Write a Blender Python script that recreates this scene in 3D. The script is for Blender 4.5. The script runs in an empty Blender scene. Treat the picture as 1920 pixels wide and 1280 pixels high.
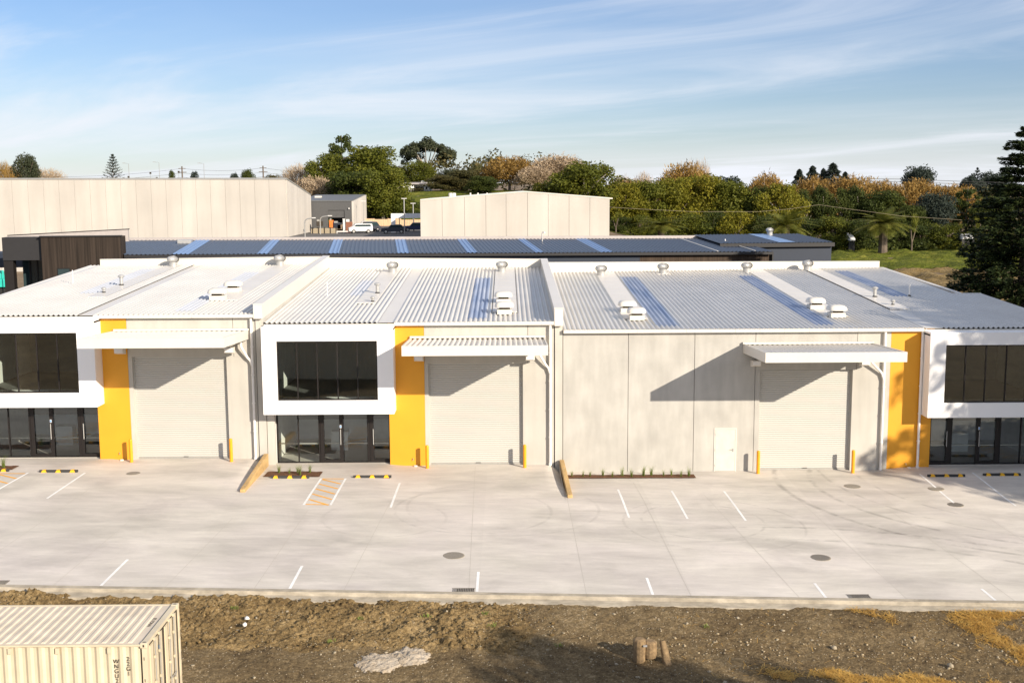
import bpy, bmesh, math, random
import numpy as np
from mathutils import Vector, Matrix
random.seed(7); rng = np.random.default_rng(11)
S = bpy.context.scene
COL = S.collection

# ---------------------------------------------------------------- camera
F, CH, CD = 2150.0, 13.6, 56.6
yaw, pitch, roll = math.atan(10/2150), math.atan(286/2150), 0.0050
fw = Vector((math.sin(yaw)*math.cos(pitch), math.cos(yaw)*math.cos(pitch), -math.sin(pitch)))
r0 = fw.cross(Vector((0, 0, 1))).normalized(); u0 = r0.cross(fw)
rt = r0*math.cos(roll) - u0*math.sin(roll); up = rt.cross(fw)
CAM = Vector((0, -CD, CH))
cd = bpy.data.cameras.new('camera'); cam = bpy.data.objects.new('camera', cd); COL.objects.link(cam)
m3 = Matrix((rt, up, -fw)).transposed()
cam.matrix_world = Matrix.Translation(CAM) @ m3.to_4x4()
cd.sensor_width = 36; cd.lens = F/1920*36; cd.clip_start = .5; cd.clip_end = 6000
S.camera = cam

def ray(px, py): return fw + rt*((px-960)/F) - up*((py-640)/F)
def at(px, py, Y):                      # a photograph position at distance Y, in metres
    d = ray(px, py); return CAM + d*((Y-CAM.y)/d.y)

# ---------------------------------------------------------------- world, sun, exposure
SUN = Vector((4.6, -5.0, 2.68)).normalized()
sun_el = math.asin(SUN.z); sun_az = math.atan2(SUN.x, SUN.y)
W = bpy.data.worlds.new('World'); S.world = W; W.use_nodes = True
n = W.node_tree.nodes; l = W.node_tree.links; n.clear()
out = n.new('ShaderNodeOutputWorld'); bg = n.new('ShaderNodeBackground'); sky = n.new('ShaderNodeTexSky')
sky.sky_type = 'NISHITA'; sky.sun_disc = False; sky.sun_elevation = sun_el; sky.sun_rotation = sun_az
sky.altitude = 50; sky.air_density = 1.0; sky.dust_density = 0.25; sky.ozone_density = 2.2
tc = n.new('ShaderNodeTexCoord'); sep = n.new('ShaderNodeSeparateXYZ'); l.new(tc.outputs['Generated'], sep.inputs[0])
def wm(op, a, b=None, clamp=False):
    x = n.new('ShaderNodeMath'); x.operation = op; x.use_clamp = clamp
    for i, v in enumerate((a, b)):
        if v is None: continue
        if hasattr(v, 'links'): l.new(v, x.inputs[i])
        else: x.inputs[i].default_value = v
    return x.outputs[0]
zc = wm('ADD', wm('MAXIMUM', sep.outputs['Z'], 0.0), 0.16)
cx = wm('DIVIDE', sep.outputs['X'], zc); cy = wm('DIVIDE', sep.outputs['Y'], zc)
cmb = n.new('ShaderNodeCombineXYZ'); l.new(cx, cmb.inputs[0]); l.new(cy, cmb.inputs[1])
def cloud(rot, sx, sy, scale, detail, lo, hi, off=(0, 0, 0), dist=0.6):
    mp = n.new('ShaderNodeMapping'); mp.vector_type = 'TEXTURE'
    mp.inputs['Rotation'].default_value = (0, 0, math.radians(rot)); mp.inputs['Scale'].default_value = (sx, sy, 1)
    mp.inputs['Location'].default_value = off
    l.new(cmb.outputs[0], mp.inputs[0])
    t = n.new('ShaderNodeTexNoise'); t.inputs['Scale'].default_value = scale; t.inputs['Detail'].default_value = detail
    t.inputs['Roughness'].default_value = .58; t.inputs['Distortion'].default_value = dist
    l.new(mp.outputs[0], t.inputs['Vector'])
    r = n.new('ShaderNodeMapRange'); r.interpolation_type = 'SMOOTHERSTEP'
    r.inputs['From Min'].default_value = lo; r.inputs['From Max'].default_value = hi
    l.new(t.outputs['Fac'], r.inputs['Value']); return r.outputs[0]
c1 = cloud(-26, 2.4, .95, 1.1, 10, .42, .78, (3.1, 1.7, 0), .9)
c2 = cloud(-20, 3.6, 2.2, .8, 6, .26, .68, (7.3, 2.9, 0))
cm = wm('ADD', wm('MULTIPLY', c1, .70), wm('MULTIPLY', c2, .60), True)
# nothing at the very zenith, thin veil by the horizon
veil = wm('MULTIPLY', wm('POWER', wm('SUBTRACT', 1.0, wm('MAXIMUM', sep.outputs['Z'], 0.0)), 22.0), .30)
cf = wm('ADD', wm('MULTIPLY', cm, .80), veil, True)
tint = n.new('ShaderNodeMix'); tint.data_type = 'RGBA'; tint.blend_type = 'MULTIPLY'; tint.inputs[0].default_value = 1
l.new(sky.outputs[0], tint.inputs['A']); tint.inputs['B'].default_value = (.84, .93, 1.18, 1)
mx = n.new('ShaderNodeMix'); mx.data_type = 'RGBA'; l.new(cf, mx.inputs[0])
l.new(tint.outputs['Result'], mx.inputs['A']); mx.inputs['B'].default_value = (8.9, 9.2, 9.9, 1)
l.new(mx.outputs['Result'], bg.inputs[0]); bg.inputs[1].default_value = 0.068
l.new(bg.outputs[0], out.inputs[0])

sd = bpy.data.lights.new('sun', 'SUN'); sd.energy = 4.9; sd.angle = math.radians(.55); sd.color = (1.0, .885, .73)
so = bpy.data.objects.new('sun', sd); COL.objects.link(so); so.location = (60, -80, 60)
so.rotation_euler = SUN.to_track_quat('Z', 'Y').to_euler()
S.view_settings.view_transform = 'Standard'; S.view_settings.look = 'None'
S.view_settings.exposure = 0.57; S.view_settings.gamma = 1
S.render.engine = 'CYCLES'; S.cycles.max_bounces = 6; S.cycles.transparent_max_bounces = 12
S.cycles.caustics_reflective = False; S.cycles.caustics_refractive = False

# ---------------------------------------------------------------- materials
MATS = {}
def newmat(name):
    m = bpy.data.materials.new(name); m.use_nodes = True
    return m, m.node_tree.nodes, m.node_tree.links, m.node_tree.nodes['Principled BSDF']
def simple(name, col, rough=.6, metal=0, var=.06, scale=3, bump=0, bscale=40, spec=.5, stretch=(1, 1, 1), obj=True, var2=0, scale2=.4):
    m, N, L, B = newmat(name)
    B.inputs['Roughness'].default_value = rough; B.inputs['Metallic'].default_value = metal
    B.inputs['Specular IOR Level'].default_value = spec
    t = N.new('ShaderNodeTexCoord'); mp = N.new('ShaderNodeMapping'); mp.inputs['Scale'].default_value = stretch
    L.new(t.outputs['Object'], mp.inputs[0])
    z = N.new('ShaderNodeTexNoise'); z.inputs['Scale'].default_value = scale; z.inputs['Detail'].default_value = 6
    L.new(mp.outputs[0], z.inputs['Vector'])
    r = N.new('ShaderNodeMapRange'); r.inputs['From Min'].default_value = .3; r.inputs['From Max'].default_value = .7
    r.inputs['To Min'].default_value = 1-var; r.inputs['To Max'].default_value = 1+var
    L.new(z.outputs['Fac'], r.inputs['Value'])
    fac = r.outputs[0]
    if var2:
        z2 = N.new('ShaderNodeTexNoise'); z2.inputs['Scale'].default_value = scale2; z2.inputs['Detail'].default_value = 4
        L.new(t.outputs['Object'], z2.inputs['Vector'])
        r2 = N.new('ShaderNodeMapRange'); r2.inputs['From Min'].default_value = .3; r2.inputs['From Max'].default_value = .7
        r2.inputs['To Min'].default_value = 1-var2; r2.inputs['To Max'].default_value = 1+var2
        L.new(z2.outputs['Fac'], r2.inputs['Value'])
        mm = N.new('ShaderNodeMath'); mm.operation = 'MULTIPLY'; L.new(fac, mm.inputs[0]); L.new(r2.outputs[0], mm.inputs[1]); fac = mm.outputs[0]
    v = N.new('ShaderNodeVectorMath'); v.operation = 'SCALE'; v.inputs[0].default_value = col[:3]; L.new(fac, v.inputs['Scale'])
    L.new(v.outputs[0], B.inputs['Base Color'])
    if bump:
        zb = N.new('ShaderNodeTexNoise'); zb.inputs['Scale'].default_value = bscale; zb.inputs['Detail'].default_value = 5
        L.new(mp.outputs[0], zb.inputs['Vector'])
        b = N.new('ShaderNodeBump'); b.inputs['Strength'].default_value = bump; b.inputs['Distance'].default_value = .03
        L.new(zb.outputs['Fac'], b.inputs['Height']); L.new(b.outputs[0], B.inputs['Normal'])
    MATS[name] = m; return m

simple('roof_white', (.68, .645, .59), .38, 0, .03, 1.2, stretch=(1, .15, 1), var2=.03)
simple('roof_sheet', (.585, .565, .53), .34, 0, .04, 1.2, stretch=(1, .12, 1), var2=.05); simple('trim_cream', (.68, .64, .57), .4, 0, .03, .8)
simple('box_white', (.86, .85, .84), .5, 0, .015, .6)
simple('yellow_paint', (.74, .335, .018), .55, 0, .03, .9, var2=.03)
simple('precast', (.435, .42, .385), .85, 0, .07, 1.8, .15, 30, .3, (1.6, 1, .35), var2=.10, scale2=.7)
simple('precast_warm', (.475, .455, .41), .85, 0, .06, 1.6, .12, 30, .3, (1.6, 1, .2), var2=.08)
simple('far_panel', (.52, .485, .435), .85, 0, .10, .35, spec=.3, stretch=(1, 1, .12), var2=.06, scale2=.15)
simple('joint_dark', (.22, .19, .15), .9); simple('slab_joint', (.46, .42, .36), .9)
simple('door_steel', (.47, .46, .425), .5, 0, .02, .5)
simple('side_door', (.56, .545, .49), .5); simple('pipe_white', (.80, .78, .75), .35)
simple('dark_frame', (.017, .014, .013), .5, spec=.3)
simple('steel', (.46, .455, .44), .42, .35, .05, 5)
simple('galv', (.50, .49, .46), .38, .55, .08, 9)
simple('bollard', (.85, .34, .01), .5)
simple('rubber', (.035, .034, .033), .75)
simple('stop_yellow', (.85, .46, .02), .55)
simple('timber', (.50, .33, .14), .8, 0, .22, 4, .3, 30, stretch=(1, .25, 1))
simple('bark_mulch', (.13, .055, .022), .95, 0, .5, 14, 1, 45)
simple('iron', (.26, .235, .20), .7, .2, .2, 12, .5, 60)
simple('line_white', (.80, .79, .77), .7, 0, .08, 3, var2=.05)
simple('line_yellow', (.82, .40, .03), .7, 0, .10, 4)
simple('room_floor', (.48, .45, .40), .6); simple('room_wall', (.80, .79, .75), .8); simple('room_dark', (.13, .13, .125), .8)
simple('dark_roof', (.060, .076, .105), .42, 0, .06, 1.5, spec=.5)
simple('dark_roof_far', (.13, .135, .14), .5)
simple('charred_timber', (.034, .025, .019), .75, 0, .45, 2.2, .3, 20, .2, (3, 3, .08))
simple('brown_timber', (.060, .042, .030), .75, 0, .40, 2.2, .3, 20, .2, (5, 5, .06))
simple('dark_wall', (.020, .019, .020), .6)
simple('navy_wall', (.017, .026, .046), .6, 0, .05, 1)
simple('grey_clad', (.085, .085, .085), .6)
simple('mauve_roof', (.42, .38, .36), .6)
simple('skylight_far', (.17, .27, .46), .4)
simple('container_paint', (.60, .52, .375), .5, 0, .05, 2.5, var2=.06)
simple('container_top', (.60, .515, .40), .55, 0, .07, 2.5, var2=.10, scale2=1.2)
simple('seal_dark', (.05, .04, .03), .8)
simple('black_paint', (.02, .02, .02), .6)
simple('rust', (.42, .20, .07), .8, 0, .3, 9)
simple('blue_sticker', (.12, .35, .75), .5)
simple('fence_wood', (.60, .42, .26), .85, 0, .15, 2.5, stretch=(3, 3, .3))
simple('teal', (.03, .52, .42), .45)
simple('car_white', (.75, .75, .74), .3); simple('car_dark', (.03, .035, .05), .3); simple('car_blue', (.02, .03, .09), .3)
simple('car_glass', (.03, .05, .055), .08); simple('tyre', (.02, .02, .02), .8)
simple('light_red', (.6, .03, .02), .4)
simple('orange_plastic', (.75, .20, .04), .5)
simple('trunk', (.13, .10, .075), .9, 0, .3, 6); simple('trunk_pale', (.36, .31, .25), .9, 0, .2, 6)
simple('stone', (.34, .285, .20), .95, 0, .25, 14, .5, 50)
simple('litter', (.72, .70, .66), .8)
simple('stump_wood', (.23, .155, .08), .95, 0, .35, 10, .6, 40); simple('conc_chunk', (.34, .27, .17), .95, 0, .25, 10, .6, 40)
simple('kerb_conc', (.36, .315, .245), .9, 0, .22, 5, .5, 25, .3, (.5, 1, 1), var2=.15, scale2=1.1)
simple('portal', (.78, .78, .78), .6); simple('portal_white', (.7, .68, .64), .6)
simple('asphalt_far', (.10, .095, .09), .9)
simple('wire', (.05, .05, .05), .6)
simple('brick_red', (.24, .10, .06), .85, 0, .2, 3)

def glass(name, tint, refl):
    m, N, L, B = newmat(name); N.remove(B)
    o = N['Material Output']; a = N.new('ShaderNodeBsdfTransparent'); a.inputs[0].default_value = (*tint, 1)
    g = N.new('ShaderNodeBsdfGlossy'); g.inputs['Roughness'].default_value = .01; g.inputs[0].default_value = (.95, 1, 1, 1)
    fr = N.new('ShaderNodeFresnel'); fr.inputs[0].default_value = refl
    mx = N.new('ShaderNodeMixShader'); L.new(fr.outputs[0], mx.inputs[0]); L.new(a.outputs[0], mx.inputs[1]); L.new(g.outputs[0], mx.inputs[2])
    L.new(mx.outputs[0], o.inputs[0]); MATS[name] = m
glass('glass', (.86, .93, .90), 2.3)
glass('glass_lower', (.92, .97, .94), 2.0)

def skylight():
    m, N, L, B = newmat('skylight'); B.inputs['Base Color'].default_value = (.10, .19, .40, 1)
    B.inputs['Roughness'].default_value = .42
    t = N.new('ShaderNodeTexNoise'); t.inputs['Scale'].default_value = .8; t.inputs['Detail'].default_value = 4
    tc = N.new('ShaderNodeTexCoord'); mp = N.new('ShaderNodeMapping'); mp.inputs['Scale'].default_value = (3, .3, 1)
    L.new(tc.outputs['Object'], mp.inputs[0]); L.new(mp.outputs[0], t.inputs['Vector'])
    r = N.new('ShaderNodeValToRGB'); r.color_ramp.elements[0].color = (.20, .265, .41, 1); r.color_ramp.elements[1].color = (.42, .46, .55, 1)
    r.color_ramp.elements[0].position = .35; r.color_ramp.elements[1].position = .68
    L.new(t.outputs['Fac'], r.inputs[0]); L.new(r.outputs[0], B.inputs['Base Color']); MATS['skylight'] = m
skylight()
simple('skylight_pale', (.50, .52, .56), .42, 0, .05, .8)

def leafmat(name, cols, trans=.38, nscale=1.2, rough=.65):
    """leaf colours: random from leaf to leaf and drifting from branch to branch"""
    m, N, L, B = newmat(name)
    g = N.new('ShaderNodeNewGeometry'); tc = N.new('ShaderNodeTexCoord')
    z = N.new('ShaderNodeTexNoise'); z.inputs['Scale'].default_value = nscale; z.inputs['Detail'].default_value = 3
    L.new(tc.outputs['Object'], z.inputs['Vector'])
    a = N.new('ShaderNodeMath'); a.operation = 'MULTIPLY'; a.inputs[1].default_value = .36; L.new(g.outputs['Random Per Island'], a.inputs[0])
    b = N.new('ShaderNodeMath'); b.operation = 'MULTIPLY_ADD'; b.inputs[1].default_value = 1.3; b.inputs[2].default_value = -.33
    L.new(z.outputs['Fac'], b.inputs[0])
    c = N.new('ShaderNodeMath'); c.operation = 'ADD'; c.use_clamp = True; L.new(a.outputs[0], c.inputs[0]); L.new(b.outputs[0], c.inputs[1])
    r = N.new('ShaderNodeValToRGB'); e = r.color_ramp.elements
    e[0].color = (*cols[0], 1); e[1].color = (*cols[-1], 1)
    for i, k in enumerate(cols[1:-1]):
        q = e.new((i+1)/(len(cols)-1)); q.color = (*k, 1)
    L.new(c.outputs[0], r.inputs[0]); L.new(r.outputs[0], B.inputs['Base Color'])
    B.inputs['Roughness'].default_value = rough; B.inputs['Specular IOR Level'].default_value = .25
    if trans:
        t = N.new('ShaderNodeBsdfTranslucent'); L.new(r.outputs[0], t.inputs[0])
        mx = N.new('ShaderNodeMixShader'); mx.inputs[0].default_value = trans
        L.new(B.outputs[0], mx.inputs[1]); L.new(t.outputs[0], mx.inputs[2]); L.new(mx.outputs[0], N['Material Output'].inputs[0])
    MATS[name] = m
leafmat('leaf_dark', [(.028, .040, .011), (.066, .086, .017), (.15, .16, .026)])
leafmat('leaf_mid', [(.040, .055, .010), (.125, .138, .016), (.26, .235, .028)])
leafmat('leaf_yellow', [(.070, .082, .011), (.20, .19, .017), (.38, .30, .032)])
leafmat('leaf_olive', [(.040, .045, .018), (.11, .10, .035), (.22, .16, .055)])
leafmat('leaf_grey', [(.022, .034, .028), (.050, .066, .050), (.10, .12, .085)])
leafmat('leaf_euc', [(.030, .042, .022), (.070, .082, .042), (.13, .13, .070)])
leafmat('leaf_pine', [(.010, .019, .008), (.026, .042, .013), (.070, .085, .020)], .1)
leafmat('twig_orange', [(.15, .085, .024), (.31, .19, .050), (.45, .30, .095)], .2)
leafmat('twig_pale', [(.24, .17, .11), (.42, .32, .21), (.56, .45, .32)], .1)
leafmat('palm_leaf', [(.045, .065, .012), (.15, .16, .025), (.38, .32, .08)])
leafmat('yucca_leaf', [(.10, .13, .02), (.24, .25, .04), (.42, .36, .09)])
leafmat('tuft_leaf', [(.10, .16, .03), (.22, .28, .06), (.36, .36, .12)])
leafmat('straw', [(.30, .15, .03), (.55, .32, .07), (.72, .48, .14)], .1, 3)

def yard_material():
    m, N, L, B = newmat('yard_concrete'); B.inputs['Roughness'].default_value = .75; B.inputs['Specular IOR Level'].default_value = .3
    t = N.new('ShaderNodeTexCoord'); P = t.outputs['Object']
    def nz(scale, detail, st=(1, 1, 1), dist=0.0, rough=.6):
        mp = N.new('ShaderNodeMapping'); mp.inputs['Scale'].default_value = st; L.new(P, mp.inputs[0])
        z = N.new('ShaderNodeTexNoise'); z.inputs['Scale'].default_value = scale; z.inputs['Detail'].default_value = detail
        z.inputs['Distortion'].default_value = dist; z.inputs['Roughness'].default_value = rough
        L.new(mp.outputs[0], z.inputs['Vector']); return z.outputs['Fac']
    def mth(op, a, b=None, c=None, clamp=False):
        x = N.new('ShaderNodeMath'); x.operation = op; x.use_clamp = clamp
        for i, v in enumerate((a, b, c)):
            if v is None: continue
            if hasattr(v, 'links'): L.new(v, x.inputs[i])
            else: x.inputs[i].default_value = v
        return x.outputs[0]
    def rng_(v, a, b, c, d):
        x = N.new('ShaderNodeMapRange'); x.inputs['From Min'].default_value = a; x.inputs['From Max'].default_value = b
        x.inputs['To Min'].default_value = c; x.inputs['To Max'].default_value = d; L.new(v, x.inputs['Value']); return x.outputs[0]
    f = rng_(nz(.45, 8, (.55, 1.3, 1), .5), .3, .7, .76, 1.08)
    f = mth('MULTIPLY', f, rng_(nz(2.2, 6, (.35, 1.8, 1), .3), .3, .7, .93, 1.05))
    f = mth('MULTIPLY', f, rng_(nz(14, 4, (.5, 1.4, 1)), .3, .7, .965, 1.03))
    blot = rng_(nz(.16, 4, (1, 1.3, 1), .8), .50, .66, 0, 1)
    f = mth('MULTIPLY', f, mth('SUBTRACT', 1.0, mth('MULTIPLY', blot, .15)))
    # slab tones: each pour a touch different
    sp = N.new('ShaderNodeSeparateXYZ'); L.new(P, sp.inputs[0])
    ix = mth('FLOOR', mth('DIVIDE', mth('ADD', sp.outputs[0], 1.0), 3.7))
    wn = N.new('ShaderNodeTexWhiteNoise'); wn.noise_dimensions = '1D'; L.new(ix, wn.inputs['W'])
    f = mth('MULTIPLY', f, rng_(wn.outputs['Value'], 0, 1, .965, 1.03))
    # tyre scuffs left by turning trucks
    nb = nz(1.1, 5, (1, 1, 1), .5)
    for (ax, ay, R, w, k) in ((8.3, -9.2, 2.6, .07, .07), (8.7, -9.6, 3.8, .07, .06), (11.5, -26.0, 16.0, .13, .11), (11.5, -26.0, 14.3, .13, .10),
                              (24.0, -3.0, 10.9, .14, .11), (24.0, -3.0, 9.2, .14, .10), (27.0, -1.0, 11.3, .10, .08), (27.0, -1.0, 9.6, .10, .07),
                              (-1.5, -8.2, 3.4, .08, .05), (-.2, -7.6, 4.2, .08, .04), (-5.2, -9.6, 2.6, .08, .04)):
        k *= 2.7; d = N.new('ShaderNodeVectorMath'); d.operation = 'DISTANCE'; d.inputs[1].default_value = (ax, ay, 0)
        fl = N.new('ShaderNodeCombineXYZ'); L.new(sp.outputs[0], fl.inputs[0]); L.new(sp.outputs[1], fl.inputs[1]); L.new(fl.outputs[0], d.inputs[0])
        q = mth('ABSOLUTE', mth('SUBTRACT', d.outputs['Value'], R))
        ring = rng_(q, w*.35, w*1.3, 1, 0)
        ring = mth('MULTIPLY', mth('MAXIMUM', ring, 0), rng_(nb, .42, .60, .05, 1)); ring = mth('MULTIPLY', ring, 1.0 if R < 6 else rng_(sp.outputs[0], 5.5, 10.5, 0, 1))
        f = mth('MULTIPLY', f, mth('SUBTRACT', 1.0, mth('MULTIPLY', mth('MINIMUM', ring, 1.0), k)))
    hue = nz(.22, 3, (1, 1, 1), .4)
    r = N.new('ShaderNodeMix'); r.data_type = 'RGBA'; L.new(rng_(hue, .35, .65, 0, 1), r.inputs[0])
    r.inputs['A'].default_value = (.645, .590, .540, 1); r.inputs['B'].default_value = (.645, .600, .530, 1)
    v = N.new('ShaderNodeVectorMath'); v.operation = 'SCALE'; L.new(r.outputs['Result'], v.inputs[0]); L.new(f, v.inputs['Scale'])
    L.new(v.outputs[0], B.inputs['Base Color']); MATS['yard_concrete'] = m
    b = N.new('ShaderNodeBump'); b.inputs['Strength'].default_value = .12; b.inputs['Distance'].default_value = .01
    L.new(nz(60, 3), b.inputs['Height']); L.new(b.outputs[0], B.inputs['Normal'])
yard_material()

def ground_mat(name, cols, scales=(.5, 4, 30), bump=.6, bs=25, bd=.05, stretch=(1, 1, 1), wts=(.42, .33, .25)):
    m, N, L, B = newmat(name); B.inputs['Roughness'].default_value = .95; B.inputs['Specular IOR Level'].default_value = .15
    t = N.new('ShaderNodeTexCoord'); mp = N.new('ShaderNodeMapping'); mp.inputs['Scale'].default_value = stretch; L.new(t.outputs['Object'], mp.inputs[0])
    acc = None
    for s, w in zip(scales, wts):
        z = N.new('ShaderNodeTexNoise'); z.inputs['Scale'].default_value = s; z.inputs['Detail'].default_value = 6; z.inputs['Roughness'].default_value = .65
        L.new(mp.outputs[0], z.inputs['Vector'])
        x = N.new('ShaderNodeMath'); x.operation = 'MULTIPLY_ADD'; x.inputs[1].default_value = w
        L.new(z.outputs['Fac'], x.inputs[0])
        if acc is None: x.inputs[2].default_value = 0
        else: L.new(acc, x.inputs[2])
        acc = x.outputs[0]
    r = N.new('ShaderNodeValToRGB'); e = r.color_ramp.elements
    lo, hi = .38, .62
    e[0].position = lo; e[1].position = hi; e[0].color = (*cols[0], 1); e[1].color = (*cols[-1], 1)
    for i, k in enumerate(cols[1:-1]):
        q = e.new(lo+(hi-lo)*(i+1)/(len(cols)-1)); q.color = (*k, 1)
    L.new(acc, r.inputs[0]); L.new(r.outputs[0], B.inputs['Base Color'])
    z = N.new('ShaderNodeTexNoise'); z.inputs['Scale'].default_value = bs; z.inputs['Detail'].default_value = 8; z.inputs['Roughness'].default_value = .7; L.new(mp.outputs[0], z.inputs['Vector'])
    b = N.new('ShaderNodeBump'); b.inputs['Strength'].default_value = bump; b.inputs['Distance'].default_value = bd
    L.new(z.outputs['Fac'], b.inputs['Height']); L.new(b.outputs[0], B.inputs['Normal']); MATS[name] = m
ground_mat('dirt', [(.055, .036, .019), (.135, .094, .048), (.215, .155, .08), (.36, .27, .155)], (.6, 5, 15), 1, 16, .08, wts=(.28, .30, .42))
ground_mat('dirt_clod', [(.085, .054, .026), (.22, .15, .066), (.42, .30, .15)], (.8, 5, 15), 1, 14, .09, wts=(.28, .32, .40))
ground_mat('rubble', [(.36, .28, .19), (.50, .42, .32), (.64, .56, .45)], (3, 14, 50), 1, 30, .06)
ground_mat('grass_green', [(.055, .065, .010), (.12, .14, .015), (.24, .225, .040)], (.12, .7, 3), 1, 1.4, .7)
ground_mat('grass_dry', [(.14, .10, .040), (.25, .175, .075), (.38, .28, .14)], (.10, .7, 3), 1, 1.8, .6)
ground_mat('earth_far', [(.14, .10, .07), (.20, .15, .10), (.26, .20, .14)], (.03, .2, 2), .5, 1, .2)

# ---------------------------------------------------------------- mesh helpers
class MB:
    def __init__(s): s.v = []; s.f = []
    def add(s, vs, fs):
        o = len(s.v); s.v += [tuple(p) for p in vs]; s.f += [tuple(i+o for i in f) for f in fs]; return s
    def box(s, x0, x1, y0, y1, z0, z1):
        return s.add([(x0, y0, z0), (x1, y0, z0), (x1, y1, z0), (x0, y1, z0), (x0, y0, z1), (x1, y0, z1), (x1, y1, z1), (x0, y1, z1)],
                     [(0, 3, 2, 1), (4, 5, 6, 7), (0, 1, 5, 4), (1, 2, 6, 5), (2, 3, 7, 6), (3, 0, 4, 7)])
    def prism(s, poly, a, b, axis='y'):     # poly: 2-d outline; extruded from a to b along axis
        def P(p, t): return {'y': (p[0], t, p[1]), 'x': (t, p[0], p[1]), 'z': (p[0], p[1], t)}[axis]
        k = len(poly)
        return s.add([P(p, a) for p in poly]+[P(p, b) for p in poly],
                     [tuple(range(k)), tuple(range(2*k-1, k-1, -1))]+[(i, i+k, (i+1) % k+k, (i+1) % k) for i in range(k)])
    def hexa(s, pts):                       # eight corners, bottom four then top four
        return s.add(pts, [(0, 3, 2, 1), (4, 5, 6, 7), (0, 1, 5, 4), (1, 2, 6, 5), (2, 3, 7, 6), (3, 0, 4, 7)])
    def lathe(s, prof, c=(0, 0, 0), seg=16, sx=1, sy=1):
        o = []; 
        for r, z in prof:
            for i in range(seg):
                a = 2*math.pi*i/seg; o.append((c[0]+r*sx*math.cos(a), c[1]+r*sy*math.sin(a), c[2]+z))
        fs = []
        for j in range(len(prof)-1):
            for i in range(seg):
                k = (i+1) % seg; fs.append((j*seg+i, j*seg+k, (j+1)*seg+k, (j+1)*seg+i))
        fs.append(tuple(range(seg-1, -1, -1))); fs.append(tuple((len(prof)-1)*seg+i for i in range(seg)))
        return s.add(o, fs)
    def tube(s, pts, rad, seg=8):
        pts = [Vector(p) for p in pts]; rads = rad if isinstance(rad, (list, tuple)) else [rad]*len(pts)
        o = []; prev = None
        for i, p in enumerate(pts):
            d = (pts[min(i+1, len(pts)-1)]-pts[max(i-1, 0)]).normalized()
            a = prev if prev is not None else (Vector((1, 0, 0)) if abs(d.x) < .8 else Vector((0, 1, 0)))
            a = (a-d*a.dot(d)).normalized(); b = d.cross(a); prev = a
            for k in range(seg):
                t = 2*math.pi*k/seg; o.append(p+(a*math.cos(t)+b*math.sin(t))*rads[i])
        fs = []
        for j in range(len(pts)-1):
            for k in range(seg):
                q = (k+1) % seg; fs.append((j*seg+k, j*seg+q, (j+1)*seg+q, (j+1)*seg+k))
        fs.append(tuple(range(seg-1, -1, -1))); fs.append(tuple((len(pts)-1)*seg+k for k in range(seg)))
        return s.add(o, fs)
    def build(s, name, mat, parent=None, smooth=False, fix=True):
        me = bpy.data.meshes.new(name); me.from_pydata(s.v, [], s.f)
        if fix:
            b = bmesh.new(); b.from_mesh(me); bmesh.ops.recalc_face_normals(b, faces=b.faces); b.to_mesh(me); b.free()
        if smooth: me.polygons.foreach_set('use_smooth', [True]*len(me.polygons))
        me.materials.append(MATS[mat]); o = bpy.data.objects.new(name, me); COL.objects.link(o)
        if parent: o.parent = parent
        return o
def bevel(o, w=.02, seg=2):
    m = o.modifiers.new('bevel', 'BEVEL'); m.width = w; m.segments = seg; m.limit_method = 'ANGLE'; return o
def autosmooth(o, ang=35):
    for p in o.data.polygons: p.use_smooth = True
    o.data.set_sharp_from_angle(angle=math.radians(ang)); return o
def npmesh(name, V, Q, mat, parent=None, smooth=False):
    me = bpy.data.meshes.new(name); V = np.asarray(V, np.float32); Q = np.asarray(Q, np.int32)
    k = Q.shape[1]
    me.vertices.add(len(V)); me.vertices.foreach_set('co', V.ravel())
    me.loops.add(Q.size); me.loops.foreach_set('vertex_index', Q.ravel())
    me.polygons.add(len(Q)); me.polygons.foreach_set('loop_start', np.arange(0, Q.size, k, dtype=np.int32))
    me.polygons.foreach_set('loop_total', np.full(len(Q), k, np.int32))
    if smooth: me.polygons.foreach_set('use_smooth', np.ones(len(Q), bool))
    me.update(calc_edges=True); me.validate(); me.materials.append(MATS[mat])
    o = bpy.data.objects.new(name, me); COL.objects.link(o)
    if parent: o.parent = parent
    return o
def tag(o, label=None, cat=None, group=None, kind=None):
    if label: o['label'] = label
    if cat: o['category'] = cat
    if group: o['group'] = group
    if kind: o['kind'] = kind
    return o
def empty(name, loc, label, cat, group=None, rz=0):
    o = bpy.data.objects.new(name, None); COL.objects.link(o); o.location = loc; o.rotation_euler = (0, 0, rz); o.empty_display_size = .3
    return tag(o, label, cat, group)
def copy_thing(src, loc, rz=0, scale=None, label=None, group=None):
    c = src.copy(); COL.objects.link(c); c.location = loc; c.rotation_euler = (0, 0, rz)
    if scale is not None: c.scale = scale
    if label: c['label'] = label
    if group: c['group'] = group
    for ch in list(src.children):
        k = ch.copy(); COL.objects.link(k); k.parent = c
        for g in list(ch.children):
            q = g.copy(); COL.objects.link(q); q.parent = k
    return c
def child(mb, name, mat, parent, **kw):
    """mb in world coordinates; parent an Empty with a plain location"""
    l0 = parent.matrix_basis.translation if parent.parent is None else (parent.parent.matrix_basis.translation)
    o = mb.build(name, mat, parent, **kw)
    M = Matrix.Translation(-l0)
    o.data.transform(M); return o

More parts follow.
